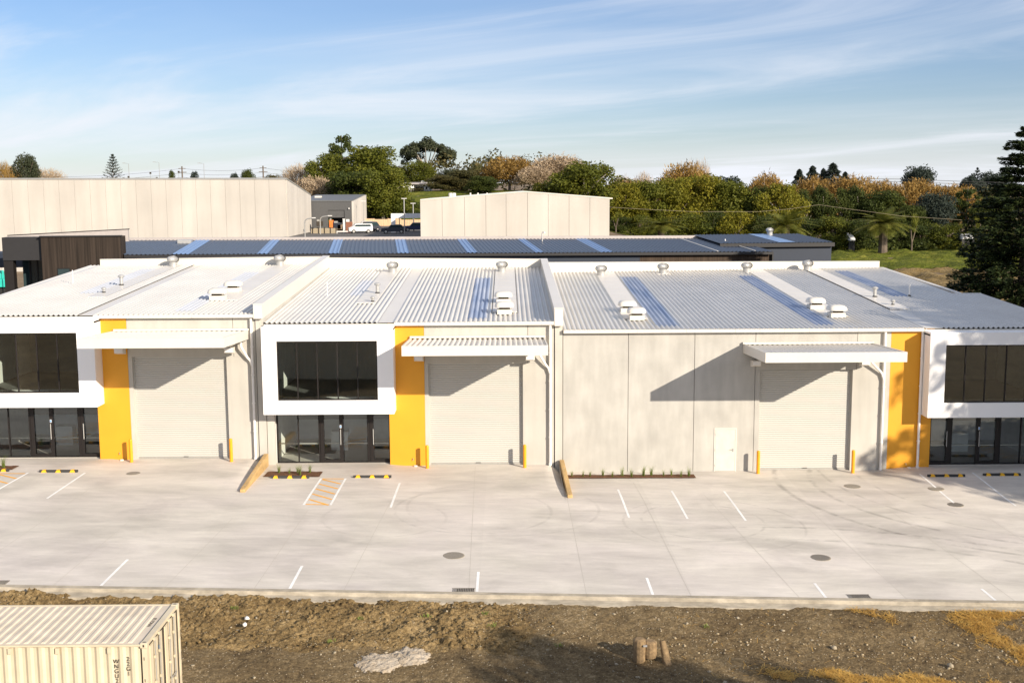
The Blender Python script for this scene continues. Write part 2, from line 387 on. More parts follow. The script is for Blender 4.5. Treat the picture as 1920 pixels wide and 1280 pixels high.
# smooth value noise for terrain
def vnoise(X, Y, seed=0):
    def h(i, j): 
        n_ = (i*374761393+j*668265263+seed*1442695041) & 0xffffffff
        n_ = ((n_ ^ (n_ >> 13))*1274126177) & 0xffffffff
        return ((n_ ^ (n_ >> 16)) & 0xffff)/65535.0
    X = np.asarray(X, float); Y = np.asarray(Y, float)
    i = np.floor(X).astype(np.int64); j = np.floor(Y).astype(np.int64); fx = X-i; fy = Y-j
    fx = fx*fx*(3-2*fx); fy = fy*fy*(3-2*fy)
    return (h(i, j)*(1-fx)+h(i+1, j)*fx)*(1-fy)+(h(i, j+1)*(1-fx)+h(i+1, j+1)*fx)*fy
def fbm(X, Y, oct=4, seed=0, g=.5):
    s = 0; a = 1; t = 0
    for k in range(oct):
        s = s+a*vnoise(X*2**k, Y*2**k, seed+k*17); t += a; a *= g
    return s/t
def ss(a, b, x):
    t = np.clip((np.asarray(x, float)-a)/(b-a), 0, 1); return t*t*(3-2*t)
def grid(xs, ys, zf):
    X, Y = np.meshgrid(xs, ys); Z = zf(X, Y); nx, ny = len(xs), len(ys)
    V = np.stack([X.ravel(), Y.ravel(), Z.ravel()], 1)
    a = (np.arange(ny-1)[:, None]*nx+np.arange(nx-1)[None, :]).ravel()
    return V, np.stack([a, a+1, a+1+nx, a+nx], 1)

# ---------------------------------------------------------------- ground
PW1, PW2 = -12.25, 2.62                          # lines of the two party walls
def terrain(X, Y):
    X = np.asarray(X, float); Y = np.asarray(Y, float)
    r = np.where(Y < 30, -2.4, 0)+ss(30, 60, Y)*np.where(Y < 30, 0, 1.0)
    left = 1.0+5.2*ss(60, 125, Y)+.6*ss(150, 172, Y)+6.2*ss(172, 225, Y)+4*ss(260, 600, Y)
    right = 1.0+2*ss(180, 260, Y)+9*ss(240, 600, Y)
    k = ss(8, 45, X); far = left*(1-k)+right*k
    far = np.where(X < -52, 1.0+9*ss(150, 330, Y), far)*1.0
    b = ss(22, 60, Y)
    return -2.4*(1-b)+far*b
def T(x, y): return float(terrain(np.array([x]), np.array([y]))[0])
xs = np.concatenate([np.linspace(-3000, -200, 15), np.linspace(-180, 180, 121), np.linspace(200, 3000, 15)])
ys = np.concatenate([np.linspace(-1200, -90, 10), np.linspace(-80, 330, 138), np.linspace(350, 4000, 22)])
V, Q = grid(xs, ys, terrain)
tag(npmesh('ground', V, Q, 'earth_far', smooth=True), kind='structure')
def field_z(X, Y):
    h = fbm(X*.35, Y*.35, 4, 5)
    return terrain(X, Y)+.06+(h-.4)*1.7*ss(30, 60, Y)+.35*(fbm(X*1.3, Y*1.3, 2, 77)-.5)
V, Q = grid(np.arange(26, 135, .6), np.arange(36, 117, .6), field_z)
tag(npmesh('dry_field', V, Q, 'grass_dry', smooth=True), kind='structure')
V, Q = grid(np.arange(26, 135, .6), np.arange(116.5, 210, .6), lambda X, Y: field_z(X, Y)+.02)
tag(npmesh('green_field', V, Q, 'grass_green', smooth=True), kind='structure')
V, Q = grid(np.arange(-48, 26, 1.2), np.arange(166, 262, 1.2), lambda X, Y: terrain(X, Y)+.08+(fbm(X*.3, Y*.3, 3, 8)-.4)*.5)
tag(npmesh('grass_slope', V, Q, 'grass_green', smooth=True), kind='structure')
V, Q = grid(np.linspace(-52, 6, 30), np.linspace(112, 163, 30), lambda X, Y: terrain(X, Y)+.05)
tag(npmesh('road', V, Q, 'asphalt_far', smooth=True), kind='structure')

def yz(X, Y):
    X = np.asarray(X, float); Y = np.asarray(Y, float)
    plane = -.25-.0235*X
    u1 = np.where(X < -19.6, .22, .18)
    u2 = -.13-.09*ss(-6.4, -5, X)
    u3 = -.60+.15*ss(18.2, 20.5, X)
    lv = np.where(X < PW1, u1, np.where(X < PW2, u2, u3))
    t = ss(0, 6.6, -Y)
    return lv*(1-t)+plane*t
def gz(x, y): return float(yz(np.array([x]), np.array([y]))[0])
EY = -18.42
yardV, yardQ, off = [], [], 0
for a, b in ((-60, PW1), (PW1+1e-4, PW2), (PW2+1e-4, 60)):
    V, Q = grid(np.linspace(a, b, max(4, int((b-a)/.4))), np.concatenate([[1.2, .6], np.linspace(0, -8, 40), np.linspace(-8.5, EY, 20)]), yz)
    V[0*len(V):, 2] = V[:, 2]
    yardV.append(V); yardQ.append(Q+off); off += len(V)
yard = npmesh('yard_concrete', np.concatenate(yardV), np.concatenate(yardQ), 'yard_concrete'); tag(yard, kind='structure')
# small risers where the two levels meet beside the timber edgings
for nm, xb, a, b in (('level_step', PW1, -12.3, -12.2), ('level_step', PW2, 2.55, 2.65)):
    Yr = np.linspace(0, -6.6, 24); V = []
    for y in Yr: V += [(xb, y, gz(a, y)+.001), (xb, y, gz(b, y)-.001)]
    st = npmesh(nm, V, [(2*i, 2*i+1, 2*i+3, 2*i+2) for i in range(23)], 'yard_concrete'); tag(st, kind='structure')
def strip(mb, p, q, w, dz=.004, n_=None):      # a painted line on the yard
    p = Vector((*p, 0)); q = Vector((*q, 0)); d = (q-p); L_ = d.length; d.normalize(); s = Vector((-d.y, d.x, 0))*w/2
    n_ = n_ or max(1, int(L_/.5)); vs = []; 
    for i in range(n_+1):
        c = p+d*L_*i/n_
        for e in (-1, 1):
            k = c+s*e; vs.append((k.x, k.y, gz(k.x, k.y)+dz))
    mb.add(vs, [(2*i, 2*i+1, 2*i+3, 2*i+2) for i in range(n_)])
jb = MB()
for x0, y0, x1, y1 in ((-1.62, -.3, -1.36, EY), (-5.2, -7, -5.68, EY), (-8.6, -8.5, -8.78, EY), (-11.5, -10, -11.85, EY), (2.70, -5.7, 2.71, EY), (6.1, -2.4, 6.34, EY), (9.1, -5, 10.1, EY),
                       (13.3, -5, 13.85, EY), (17.0, -7, 17.6, EY), (21, -8, 21.2, EY), (-15.6, -10, -15.7, EY), (-1.6, -5.7, 2.7, -5.65), (2.7, -8.0, 27, -8.4), (-19, -6, -19.2, EY)):
    strip(jb, (x0, y0), (x1, y1), .014, .003)
tag(jb.build('expansion_joints', 'slab_joint', fix=False), kind='structure')
lb = MB()
for x, y0, y1 in ((5.2, -4.0, -8.95), (7.7, -4.2, -8.97), (10.17, -4.15, -9.1), (-5.1, -3.6, -8.0), (-7.75, -2.98, -7.75), (-8.92, -3.0, -7.8), (-20.24, -2.85, -7.44), (-22.95, -2.85, -7.4), (20.4, -1.3, -6.15), (23.1, -1.1, -6.05), (25.85, -1.1, -6.05),
                  (-7.56, -15.9, EY+.1), (-14.08, -15.5, EY+.1), (-1.08, -16.25, EY+.1), (5.02, -16.6, EY+.05), (11.03, -16.9, EY+.05), (16.93, -17.2, EY+.02)):
    strip(lb, (x, y0), (x, y1), .10)
tag(lb.build('white_parking_lines', 'line_white', fix=False), kind='structure')
hb = MB()
for xa, xb in ((-8.84, -7.83), (-24.3, -23.02), (26.0, 27.1)):
    y0, y1 = -3.05, -7.7
    if xa > 20: y0, y1 = -1.2, -5.6
    strip(hb, (xa, y0), (xb, y0), .12, .0045); strip(hb, (xa, y1), (xb, y1), .12, .0045)
    k = 5
    for i in range(k):
        yy = y0-.12+(y1-y0)*i/k
        strip(hb, (xa, yy), (xb, yy+(y1-y0)/k*.95), .12, .005)
tag(hb.build('yellow_hatching', 'line_yellow', fix=False), kind='structure')

# kerb and dirt
def kerb_z(x): return -.25-.0235*x
kb = MB(); 
N_ = 120
for i in range(N_):
    a = -45+90*i/N_; b = -45+90*(i+1)/N_
    za, zb = kerb_z(a), kerb_z(b); j1 = .02*math.sin(a*3.1)+.02*math.sin(a*1.3); j2 = .02*math.sin(b*3.1)+.02*math.sin(b*1.3)
    kb.add([(a, EY+.0, za-.02), (b, EY, zb-.02), (b, EY, zb+.02), (a, EY, za+.02), (a, EY-.24, za+.015), (b, EY-.24, zb+.015), (b, EY-.30+j2, zb-.10), (a, EY-.30+j1, za-.10),
            (b, EY-.62+j2*3, zb-.16), (a, EY-.62+j1*3, za-.16), (b, EY-.66+j2*3, zb-.6), (a, EY-.66+j1*3, za-.6)],
           [(0, 1, 2, 3), (3, 2, 5, 4), (4, 5, 6, 7), (7, 6, 8, 9), (9, 8, 10, 11)])
tag(kb.build('kerb', 'kerb_conc', fix=False), kind='structure')
def dirt_z(X, Y):
    base = -.42-.0235*np.clip(X, -20, 20)
    base = base-.28*ss(-19.0, -22.6, -(-Y))*0
    drop = ss(19.1, 22.8, -Y)
    clod = ss(1.6, -1.0, X)*ss(22.8, 22.0, -Y)
    n1 = fbm(X*1.1, Y*1.1, 5, 3, .6); n2 = fbm(X*4.5, Y*4.5, 4, 9, .6); n3 = fbm(X*13, Y*13, 3, 21, .6)
    r = np.abs(n2-.5)*2
    z = base-.30*drop+.06*(n1-.5)*2+.06*(n2-.5)+.042*(n3-.5)
    n0 = fbm(X*.55+4, Y*.8, 3, 41); z = z+clod*(.26*(n1-.35)+.20*(r-.30)*(1.6*n0)**2+.09*(n3-.5)+.30*(n0-.5))
    edge = ss(19.35, 19.0, -Y)*(.10*(n2-.2))
    z = z+edge*ss(1.6, -1, X)*1.5
    z = np.where(X < -7.5, z+.35*ss(-7.2, -9.0, X)*ss(25.5, 26.8, -Y), z)
    return z
V, Q = grid(np.arange(-21, 21, .045), np.arange(-29.5, -18.95, .045), dirt_z)
do = npmesh('dirt_ground', V, Q, 'dirt', smooth=True); tag(do, kind='structure')
do.data.materials.append(MATS['dirt_clod'])
cxy = V[Q].mean(1); msk = (ss(1.8, -.6, cxy[:, 0]+1.5*(fbm(cxy[:, 0], cxy[:, 1], 3, 4)-.5)) > .5) & (-cxy[:, 1] < 22.5+1.2*(fbm(cxy[:, 0]*.8, cxy[:, 1]*.8, 3, 6)-.5))
do.data.polygons.foreach_set('material_index', msk.astype(np.int32))
V, Q = grid(np.arange(-90, 90, 1.5), np.arange(-88, -18.9, 1.5), lambda X, Y: -1.35-.012*np.clip(X,-30,60)+.25*(fbm(X*.3, Y*.3, 3, 2)-.5)-.0*X)
V[:, 2] = np.where((np.abs(V[:, 0]) < 19.5) & (V[:, 1] > -28.0), V[:, 2]-1.5, V[:, 2])
tag(npmesh('dirt_surround', V, Q, 'dirt', smooth=True), kind='structure')
def dz(x, y): return float(dirt_z(np.array([x]), np.array([y]))[0])

def rocks(name, pts, sizes, mat, base=dz, label=None, seedo=0):
    ico = [(0, 0, 1), (.89, 0, .45), (.28, .85, .45), (-.72, .53, .45), (-.72, -.53, .45), (.28, -.85, .45), (.72, .53, -.45), (-.28, .85, -.45), (-.89, 0, -.45), (-.28, -.85, -.45), (.72, -.53, -.45), (0, 0, -1)]
    fs = [(0, 1, 2), (0, 2, 3), (0, 3, 4), (0, 4, 5), (0, 5, 1), (1, 6, 2), (2, 7, 3), (3, 8, 4), (4, 9, 5), (5, 10, 1), (6, 7, 2), (7, 8, 3), (8, 9, 4), (9, 10, 5), (10, 6, 1), (11, 7, 6), (11, 8, 7), (11, 9, 8), (11, 10, 9), (11, 6, 10)]
    I = np.array(ico); Fv = np.array(fs); VV = []; QQ = []
    for k, ((x, y), s) in enumerate(zip(pts, sizes)):
        d = I*(1+rng.uniform(-.3, .3, (12, 1)))*s*np.array([rng.uniform(.8, 1.4), rng.uniform(.7, 1.1), rng.uniform(.5, .8)])
        a = rng.uniform(0, 6.28); c_, s_ = math.cos(a), math.sin(a)
        d = np.stack([d[:, 0]*c_-d[:, 1]*s_, d[:, 0]*s_+d[:, 1]*c_, d[:, 2]], 1)
        VV.append(d+np.array([x, y, base(x, y)+s*.25])); QQ.append(Fv+12*k)
    return npmesh(name, np.concatenate(VV), np.concatenate(QQ), mat)
n_ = 6000; px_ = rng.uniform(-18, 18, n_); py_ = -19.2-rng.uniform(0, 8.5, n_)
tag(rocks('loose_stones', list(zip(px_, py_)), rng.uniform(.008, .024, n_)*(1+1.8*(rng.random(n_) > .97)), 'stone'), kind='stuff')
n_ = 700; px_ = rng.uniform(-17, 1.5, n_); py_ = -19.15-rng.uniform(0, 3.2, n_)
tag(rocks('earth_clods', list(zip(px_, py_)), rng.uniform(.02, .09, n_)*rng.uniform(.5, 1, n_), 'dirt_clod'), kind='stuff')
n_ = 260; px_ = rng.uniform(1, 17, n_); py_ = -22.1-rng.normal(0, .6, n_)
tag(rocks('scattered_gravel', list(zip(px_, py_)), rng.uniform(.01, .05, n_), 'conc_chunk'), kind='stuff')
# weeds on the bank
V, Q = [], []
for (x, y) in ((-4.9, -20.4), (-2.7, -20.2), (-.55, -20.75), (-.75, -20.1), (-9.1, -19.9), (1.6, -22.0), (-5.6, -22.0), (6.5, -20.6)):
    r = np.random.default_rng(int(abs(x*100)))
    for k in range(26):
        a = r.uniform(0, 6.28); ln = r.uniform(.05, .13); b = np.array([x+r.normal(0, .07), y+r.normal(0, .06), dz(x, y)+.01]); d = np.array([math.cos(a)*.6, math.sin(a)*.6, .8])*ln; s_ = np.array([-math.sin(a), math.cos(a), 0])*.012; o = len(V)
        V += [b-s_*.4, b+s_*.4, b+d+s_, b+d-s_]; Q.append([o, o+1, o+2, o+3])
tag(npmesh('weeds', V, Q, 'tuft_leaf'), kind='stuff')
# straw
def straw(name, cnt, fn):
    P = []; 
    while len(P) < cnt:
        x, y = rng.uniform(5, 19), rng.uniform(-27.5, -19.05)
        if fn(x, y) > rng.random(): P.append((x, y))
    P = np.array(P); z = dirt_z(P[:, 0], P[:, 1])+rng.uniform(.0, .05, cnt)
    a = rng.uniform(0, math.pi, cnt); Ls = rng.uniform(.05, .16, cnt); w = .006
    d = np.stack([np.cos(a), np.sin(a), rng.uniform(-.35, .35, cnt)], 1)*Ls[:, None]; s = np.stack([-np.sin(a), np.cos(a), np.zeros(cnt)], 1)*w
    c = np.stack([P[:, 0], P[:, 1], z+.02], 1)
    V = np.stack([c-d-s, c+d-s, c+d+s, c-d+s], 1).reshape(-1, 3)
    return tag(npmesh(name, V, np.arange(cnt*4).reshape(-1, 4), 'straw'), kind='stuff')
def strawf(x, y):
    nn = float(fbm(np.array([x*.9]), np.array([y*.9]), 4, 31)[0])
    a = float(ss(14.6, 16.6, x+2.5*(nn-.5)+.12*(y+19)))*(1 if y < -19.3 else .5)
    b = float(ss(23.6, 24.4, -y+1.8*(nn-.5)-.10*(x-10)))*float(ss(7.2, 9.0, x))
    c = 1.0 if (abs(x-12.2) < .8 and -y < 20.2) else 0
    return max(a, b, c*.3)*float(ss(.36, .52, nn))+.003
straw('straw_mulch', 42000, strawf)

# ---------------------------------------------------------------- the three warehouse units
PITCH, RIB = .248, .075
def rib_profile(x0, x1):
    pts = []; k = math.floor(x0/PITCH)
    x = k*PITCH
    while x < x1+PITCH:
        for f, h in ((.0, 0), (.30, 0), (.52, 1), (.76, 1)): pts.append((x+f*PITCH, h*RIB))
        x += PITCH
    P_ = [p for p in pts if x0 < p[0] < x1]
    def hat(xx):
        f = (xx/PITCH) % 1
        return RIB*(0 if f < .30 else (f-.30)/.22 if f < .52 else 1 if f < .76 else (1-f)/.24)
    return [(x0, hat(x0))]+P_+[(x1, hat(x1))]
class Roof:
    def __init__(s, e, zb, D0, D1, xa, xb): s.e, s.zb, s.D0, s.D1, s.xa, s.xb = e, zb, D0, D1, xa, xb
    def D(s, x): return s.D0+(s.D1-s.D0)*(x-s.xa)/(s.xb-s.xa)
    def z(s, x, y): return s.e+(s.zb-s.e)*y/s.D(x)
    def at(s, px, py):
        d = ray(px, py); t = 50.
        for _ in range(40):
            p = CAM+d*t; t += (p.z-s.z(p.x, p.y))/(-d.z+1e-9)*.8
        p = CAM+d*t; return p.x, p.y, s.z(p.x, p.y)
    def sheet(s, x0, x1, y0, y1, up_=0.0, under=True, cut=None):
        pr = rib_profile(x0, x1); vs = []
        for x, h in pr:
            a = y0(x) if callable(y0) else y0; b = y1(x) if callable(y1) else y1
            vs += [(x, a, s.z(x, a)+h+up_), (x, b, s.z(x, b)+h+up_)]
        k = len(pr); fs = [(2*i, 2*i+2, 2*i+3, 2*i+1) for i in range(k-1)]
        if under:      # second skin a little lower so the sheet has an edge
            o = len(vs); vs += [(x, y, z-.012) for x, y, z in vs]
            fs += [tuple(o+j for j in f[::-1]) for f in fs]+[(2*i, o+2*i, o+2*i+2, 2*i+2) for i in range(k-1)]
        m = MB(); m.add(vs, fs); return m

def turbine():
    t = bpy.data.objects.new('turbine_vent', None)
    return t
def lathe_obj(name, prof, loc, mat, par, seg=20, sx=1, sy=1, ang=40):
    m = MB(); m.lathe(prof, loc, seg, sx, sy); return autosmooth(child(m, name, mat, par), ang)

TURB = {}
def add_turbine(par, x, y, z, plate=False):
    b = lathe_obj('turbine_vent', [(.34, -.05), (.34, .0), (.27, .04), (.27, .26), (.29, .28), (.29, .33), (.24, .36)], (x, y, z), 'steel', par)
    m = MB(); prof = [(.27, .34), (.37, .42), (.40, .52), (.38, .63), (.28, .71), (.12, .745), (.02, .75)]
    seg = 28
    for k in range(seg):     # twisted vanes
        a = 2*math.pi*k/seg; da = 2*math.pi/seg*1.25; vs = []
        for r, h in prof:
            vs += [(x+r*math.cos(a), y+r*math.sin(a), z+h), (x+(r-.03)*math.cos(a+da), y+(r-.03)*math.sin(a+da), z+h)]
        m.add(vs, [(2*i, 2*i+1, 2*i+3, 2*i+2) for i in range(len(prof)-1)])
    m.lathe([(.17, .735), (.17, .755), (.02, .765)], (x, y, z), 12)
    m2 = m; g0 = par.matrix_basis.translation
    o = m2.build('turbine_head', 'steel', b, fix=False); o.data.transform(Matrix.Translation(-g0)); 
    for p in o.data.polygons: p.use_smooth = True
    if plate:
        f = MB(); f.hexa([(x-.45, y-.4, z-.02), (x+.45, y-.4, z-.02), (x+.45, y+.6, z+.03), (x-.45, y+.6, z+.03), (x-.45, y-.4, z+.05), (x+.45, y-.4, z+.05), (x+.45, y+.6, z+.10), (x-.45, y+.6, z+.10)])
        child(f, 'flashing', 'roof_white', par)
def add_boxvent(par, x, y, z):
    m = MB(); m.box(x-.38, x+.38, y-.38, y+.38, z-.05, z+.20); m.box(x-.27, x+.27, y-.27, y+.27, z+.20, z+.40)
    b = bevel(child(m, 'roof_fan', 'trim_cream', par), .015)
    g0 = par.matrix_basis.translation
    m = MB(); n = 24; prof = [(.50, .32), (.50, .40), (.46, .50), (.36, .57), (.15, .60), (.01, .605)]; vs = []
    for r, h in prof:
        for i in range(n):
            a = 2*math.pi*(i+.5)/n; q = r/max(abs(math.cos(a)), abs(math.sin(a)))**.72
            vs.append((x+q*math.cos(a), y+q*math.sin(a), z+h))
    fs = [(j*n+i, j*n+(i+1) % n, (j+1)*n+(i+1) % n, (j+1)*n+i) for j in range(len(prof)-1) for i in range(n)]
    fs.append(tuple(range(n-1, -1, -1))); fs.append(tuple((len(prof)-1)*n+i for i in range(n)))
    m.add(vs, fs); o = m.build('fan_cowl', 'trim_cream', b); o.data.transform(Matrix.Translation(-g0)); autosmooth(o, 40)
    m = MB()
    for i in range(9):
        xx = x-.26+.065*i; m.box(xx, xx+.02, y-.285, y-.275, z+.21, z+.33)
    m.box(x-.27, x+.27, y-.274, y-.270, z+.21, z+.39)
    o = m.build('louvre', 'seal_dark', b); o.data.transform(Matrix.Translation(-g0))
def add_flue(par, x, y, z, h, r, mat='steel', cap=True, boot=True):
    m = MB(); m.lathe([(r, -.05), (r, h)], (x, y, z), 14)
    o = autosmooth(child(m, 'flue_pipe', mat, par)); g0 = par.matrix_basis.translation
    if cap:
        c = MB(); c.lathe([(r*1.2, h-.02), (r*1.9, h+.02), (r*1.9, h+.07), (r*.9, h+.14), (.01, h+.15)], (x, y, z), 16)
        k = c.build('flue_cap', mat, o); k.data.transform(Matrix.Translation(-g0)); autosmooth(k)
    if boot:
        c = MB(); c.lathe([(r*2.4, -.03), (r*2.2, .03), (r*1.15, .13), (r*1.1, .15)], (x, y, z), 14)
        k = c.build('rubber_boot', 'rubber', o); k.data.transform(Matrix.Translation(-g0)); autosmooth(k)

def roller_door(par, x0, x1, z0, z1, y=.22):
    m = MB(); ph = .11; n_ = int((z1-z0-.06)/ph*6)+1; vs = []
    for i in range(n_+1):
        z = z0+.06+ph*i/6; q = (i/6) % 1; yy = y+(.010*math.cos(2*math.pi*q))
        vs += [(x0-.05, yy, z), (x1+.05, yy, z)]
    m.add(vs, [(2*i, 2*i+1, 2*i+3, 2*i+2) for i in range(n_)])
    d = child(m, 'roller_door', 'door_steel', par, fix=False)
    g0 = par.matrix_basis.translation
    b = MB(); b.box(x0+.02, x1-.02, y-.035, y+.03, z0+.005, z0+.07); o = b.build('bottom_rail', 'galv', d); o.data.transform(Matrix.Translation(-g0))
    for ga in (x0, x1-.05): b = MB(); b.box(ga, ga+.05, y-.06, y+.02, z0, z1); o = b.build('guide', 'door_steel', d); o.data.transform(Matrix.Translation(-g0))
    b = MB(); cx_ = (x0+x1)/2+.1; b.box(cx_-.12, cx_+.12, y-.055, y-.036, z0+.085, z0+.11); o = b.build('handle', 'dark_frame', d); o.data.transform(Matrix.Translation(-g0))

def canopy(par, x0, x1, zt, p=5.0, bx=()):
    """flat steel canopy: fascia on three sides, ribbed sheet falling to the wall"""
    zb = zt-.46; m = MB(); t = .06
    m.box(x0, x1, -p, -p+t, zb, zt)
    # side fascias fall gently toward the wall
    for a in (x0, x1-t):
        m.hexa([(a, -p+t, zb), (a+t, -p+t, zb), (a+t, -.02, zb-.25), (a, -.02, zb-.25), (a, -p+t, zt-.002), (a+t, -p+t, zt-.002), (a+t, -.02, zt-.25), (a, -.02, zt-.25)])
    c = child(m, 'canopy', 'trim_cream', par); g0 = par.matrix_basis.translation
    pr = rib_profile(x0+t, x1-t); vs = []
    for x, h in pr: vs += [(x, -p+t+.01, zt-.10+h), (x, -.02, zt-.36+h)]
    s = MB(); k = len(pr); s.add(vs, [(2*i, 2*i+2, 2*i+3, 2*i+1) for i in range(k-1)])
    o = s.build('canopy_sheet', 'roof_white', c, fix=False); o.data.transform(Matrix.Translation(-g0))
    s = MB(); s.hexa([(x0+t, -p+t, zb+.05), (x1-t, -p+t, zb+.05), (x1-t, -.03, zb-.2), (x0+t, -.03, zb-.2), (x0+t, -p+t, zb+.08), (x1-t, -p+t, zb+.08), (x1-t, -.03, zb-.17), (x0+t, -.03, zb-.17)])
    o = s.build('soffit', 'precast', c); o.data.transform(Matrix.Translation(-g0))
    s = MB(); s.box(x0-.03, x1+.03, -.16, -.02, zt-.27, zt-.17)
    o = s.build('flashing', 'trim_cream', c); o.data.transform(Matrix.Translation(-g0))
    for bxx in bx:
        s = MB(); s.box(bxx-.05, bxx+.05, -1.3, -.02, zb-.50, zb-.28); o = s.build('bracket', 'galv', c); o.data.transform(Matrix.Translation(-g0))
    return c
def floodlight(par, x, z):
    m = MB(); m.hexa([(x-.23, -.62, z-.14), (x+.23, -.62, z-.14), (x+.23, -.22, z-.22), (x-.23, -.22, z-.22), (x-.23, -.66, z+.14), (x+.23, -.66, z+.14), (x+.23, -.24, z+.12), (x-.23, -.24, z+.12)])
    m.box(x-.04, x+.04, -.25, -.005, z-.06, z+.04)
    o = bevel(child(m, 'floodlight', 'trim_cream', par), .02); g0 = par.matrix_basis.translation
    g = MB(); g.box(x-.19, x+.19, -.668, -.662, z-.10, z+.10); q = g.build('lens', 'pipe_white', o); q.data.transform(Matrix.Translation(-g0))
def downpipe(par, x, ztop, zbot, branch=None, yy=-.13, foot=True):
    m = MB(); pts = [(x, yy, ztop), (x, yy, zbot+.05)]
    m.tube(pts, .065, 12)
    if foot: m.lathe([(.085, 0), (.085, .12)], (x, yy, zbot+.0), 12)
    for k in range(1, 5): m.lathe([(.085, 0), (.085, .05)], (x, yy, zbot+(ztop-zbot)*k/5), 12)
    o = autosmooth(child(m, 'downpipe', 'pipe_white', par), 50)
    if branch:
        xb, zb = branch; m = MB()
        m.tube([(xb, -.35, zb), (xb, -.33, zb-.25), (xb+.06, -.30, zb-.40), (x-.22, -.18, zb-.85), (x-.10, yy, zb-1.0), (x-.02, yy, zb-1.25)], .062, 12)
        q = m.build('branch_pipe', 'pipe_white', o); q.data.transform(Matrix.Translation(-par.matrix_basis.translation)); autosmooth(q, 60)
def gutter(par, x0, x1, z, roofob=None):
    m = MB(); y0, y1 = -.26, -.055
    m.box(x0, x1, y0, y0+.012, z-.17, z); m.box(x0, x1, y0+.012, y1, z-.17, z-.158); m.box(x0, x0+.012, y0+.012, y1, z-.158, z-.002); m.box(x1-.012, x1, y0+.012, y1, z-.158, z-.002)
    m.box(x0, x1, y1, y1+.012, z-.17, z-.02)
    o = child(m, 'gutter', 'trim_cream', par); g0 = par.matrix_basis.translation
    s = MB(); x = x0+1.2
    while x < x1: s.box(x, x+.012, y0-.003, y0, z-.168, z-.002); x += 1.22
    q = s.build('gutter_seam', 'precast', o); q.data.transform(Matrix.Translation(-g0))

def window_box(par, x0, x1, z0, z1, wx0, wx1, wz0, wz1, yf=-1.0):
    m = MB(); t = yf
    m.box(x0, wx0, t, .05, z0, z1); m.box(wx1, x1, t, .05, z0, z1); m.box(wx0, wx1, t, .05, z0, wz0); m.box(wx0, wx1, t, .05, wz1, z1)
    b = child(m, 'window_box', 'box_white', par); g0 = par.matrix_basis.translation
    def sub(mb, nm, mt):
        o = mb.build(nm, mt, b); o.data.transform(Matrix.Translation(-g0)); return o
    yg = yf+.10; w = wx1-wx0
    f = MB(); f.box(wx0, wx1, yg-.03, yg+.05, wz0, wz0+.06); f.box(wx0, wx1, yg-.03, yg+.05, wz1-.06, wz1); f.box(wx0, wx0+.05, yg-.03, yg+.05, wz0+.06, wz1-.06); f.box(wx1-.05, wx1, yg-.03, yg+.05, wz0+.06, wz1-.06)
    sub(f, 'window_frame', 'dark_frame')
    for i in range(1, 5):
        xx = wx0+w*i/5; f = MB(); f.box(xx-.028, xx+.028, yg-.03, yg+.05, wz0+.06, wz1-.06); sub(f, 'mullion', 'dark_frame')
    for i in range(5):
        a = wx0+w*i/5+.03; c = wx0+w*(i+1)/5-.03; f = MB(); f.add([(a, yg, wz0+.06), (c, yg, wz0+.06), (c, yg, wz1-.06), (a, yg, wz1-.06)], [(0, 1, 2, 3)]); sub(f, 'pane', 'glass')
    f = MB(); f.box(x0-.002, x1+.002, .052, 6, wz0-.25, wz0-.05); sub(f, 'upper_floor', 'room_dark')

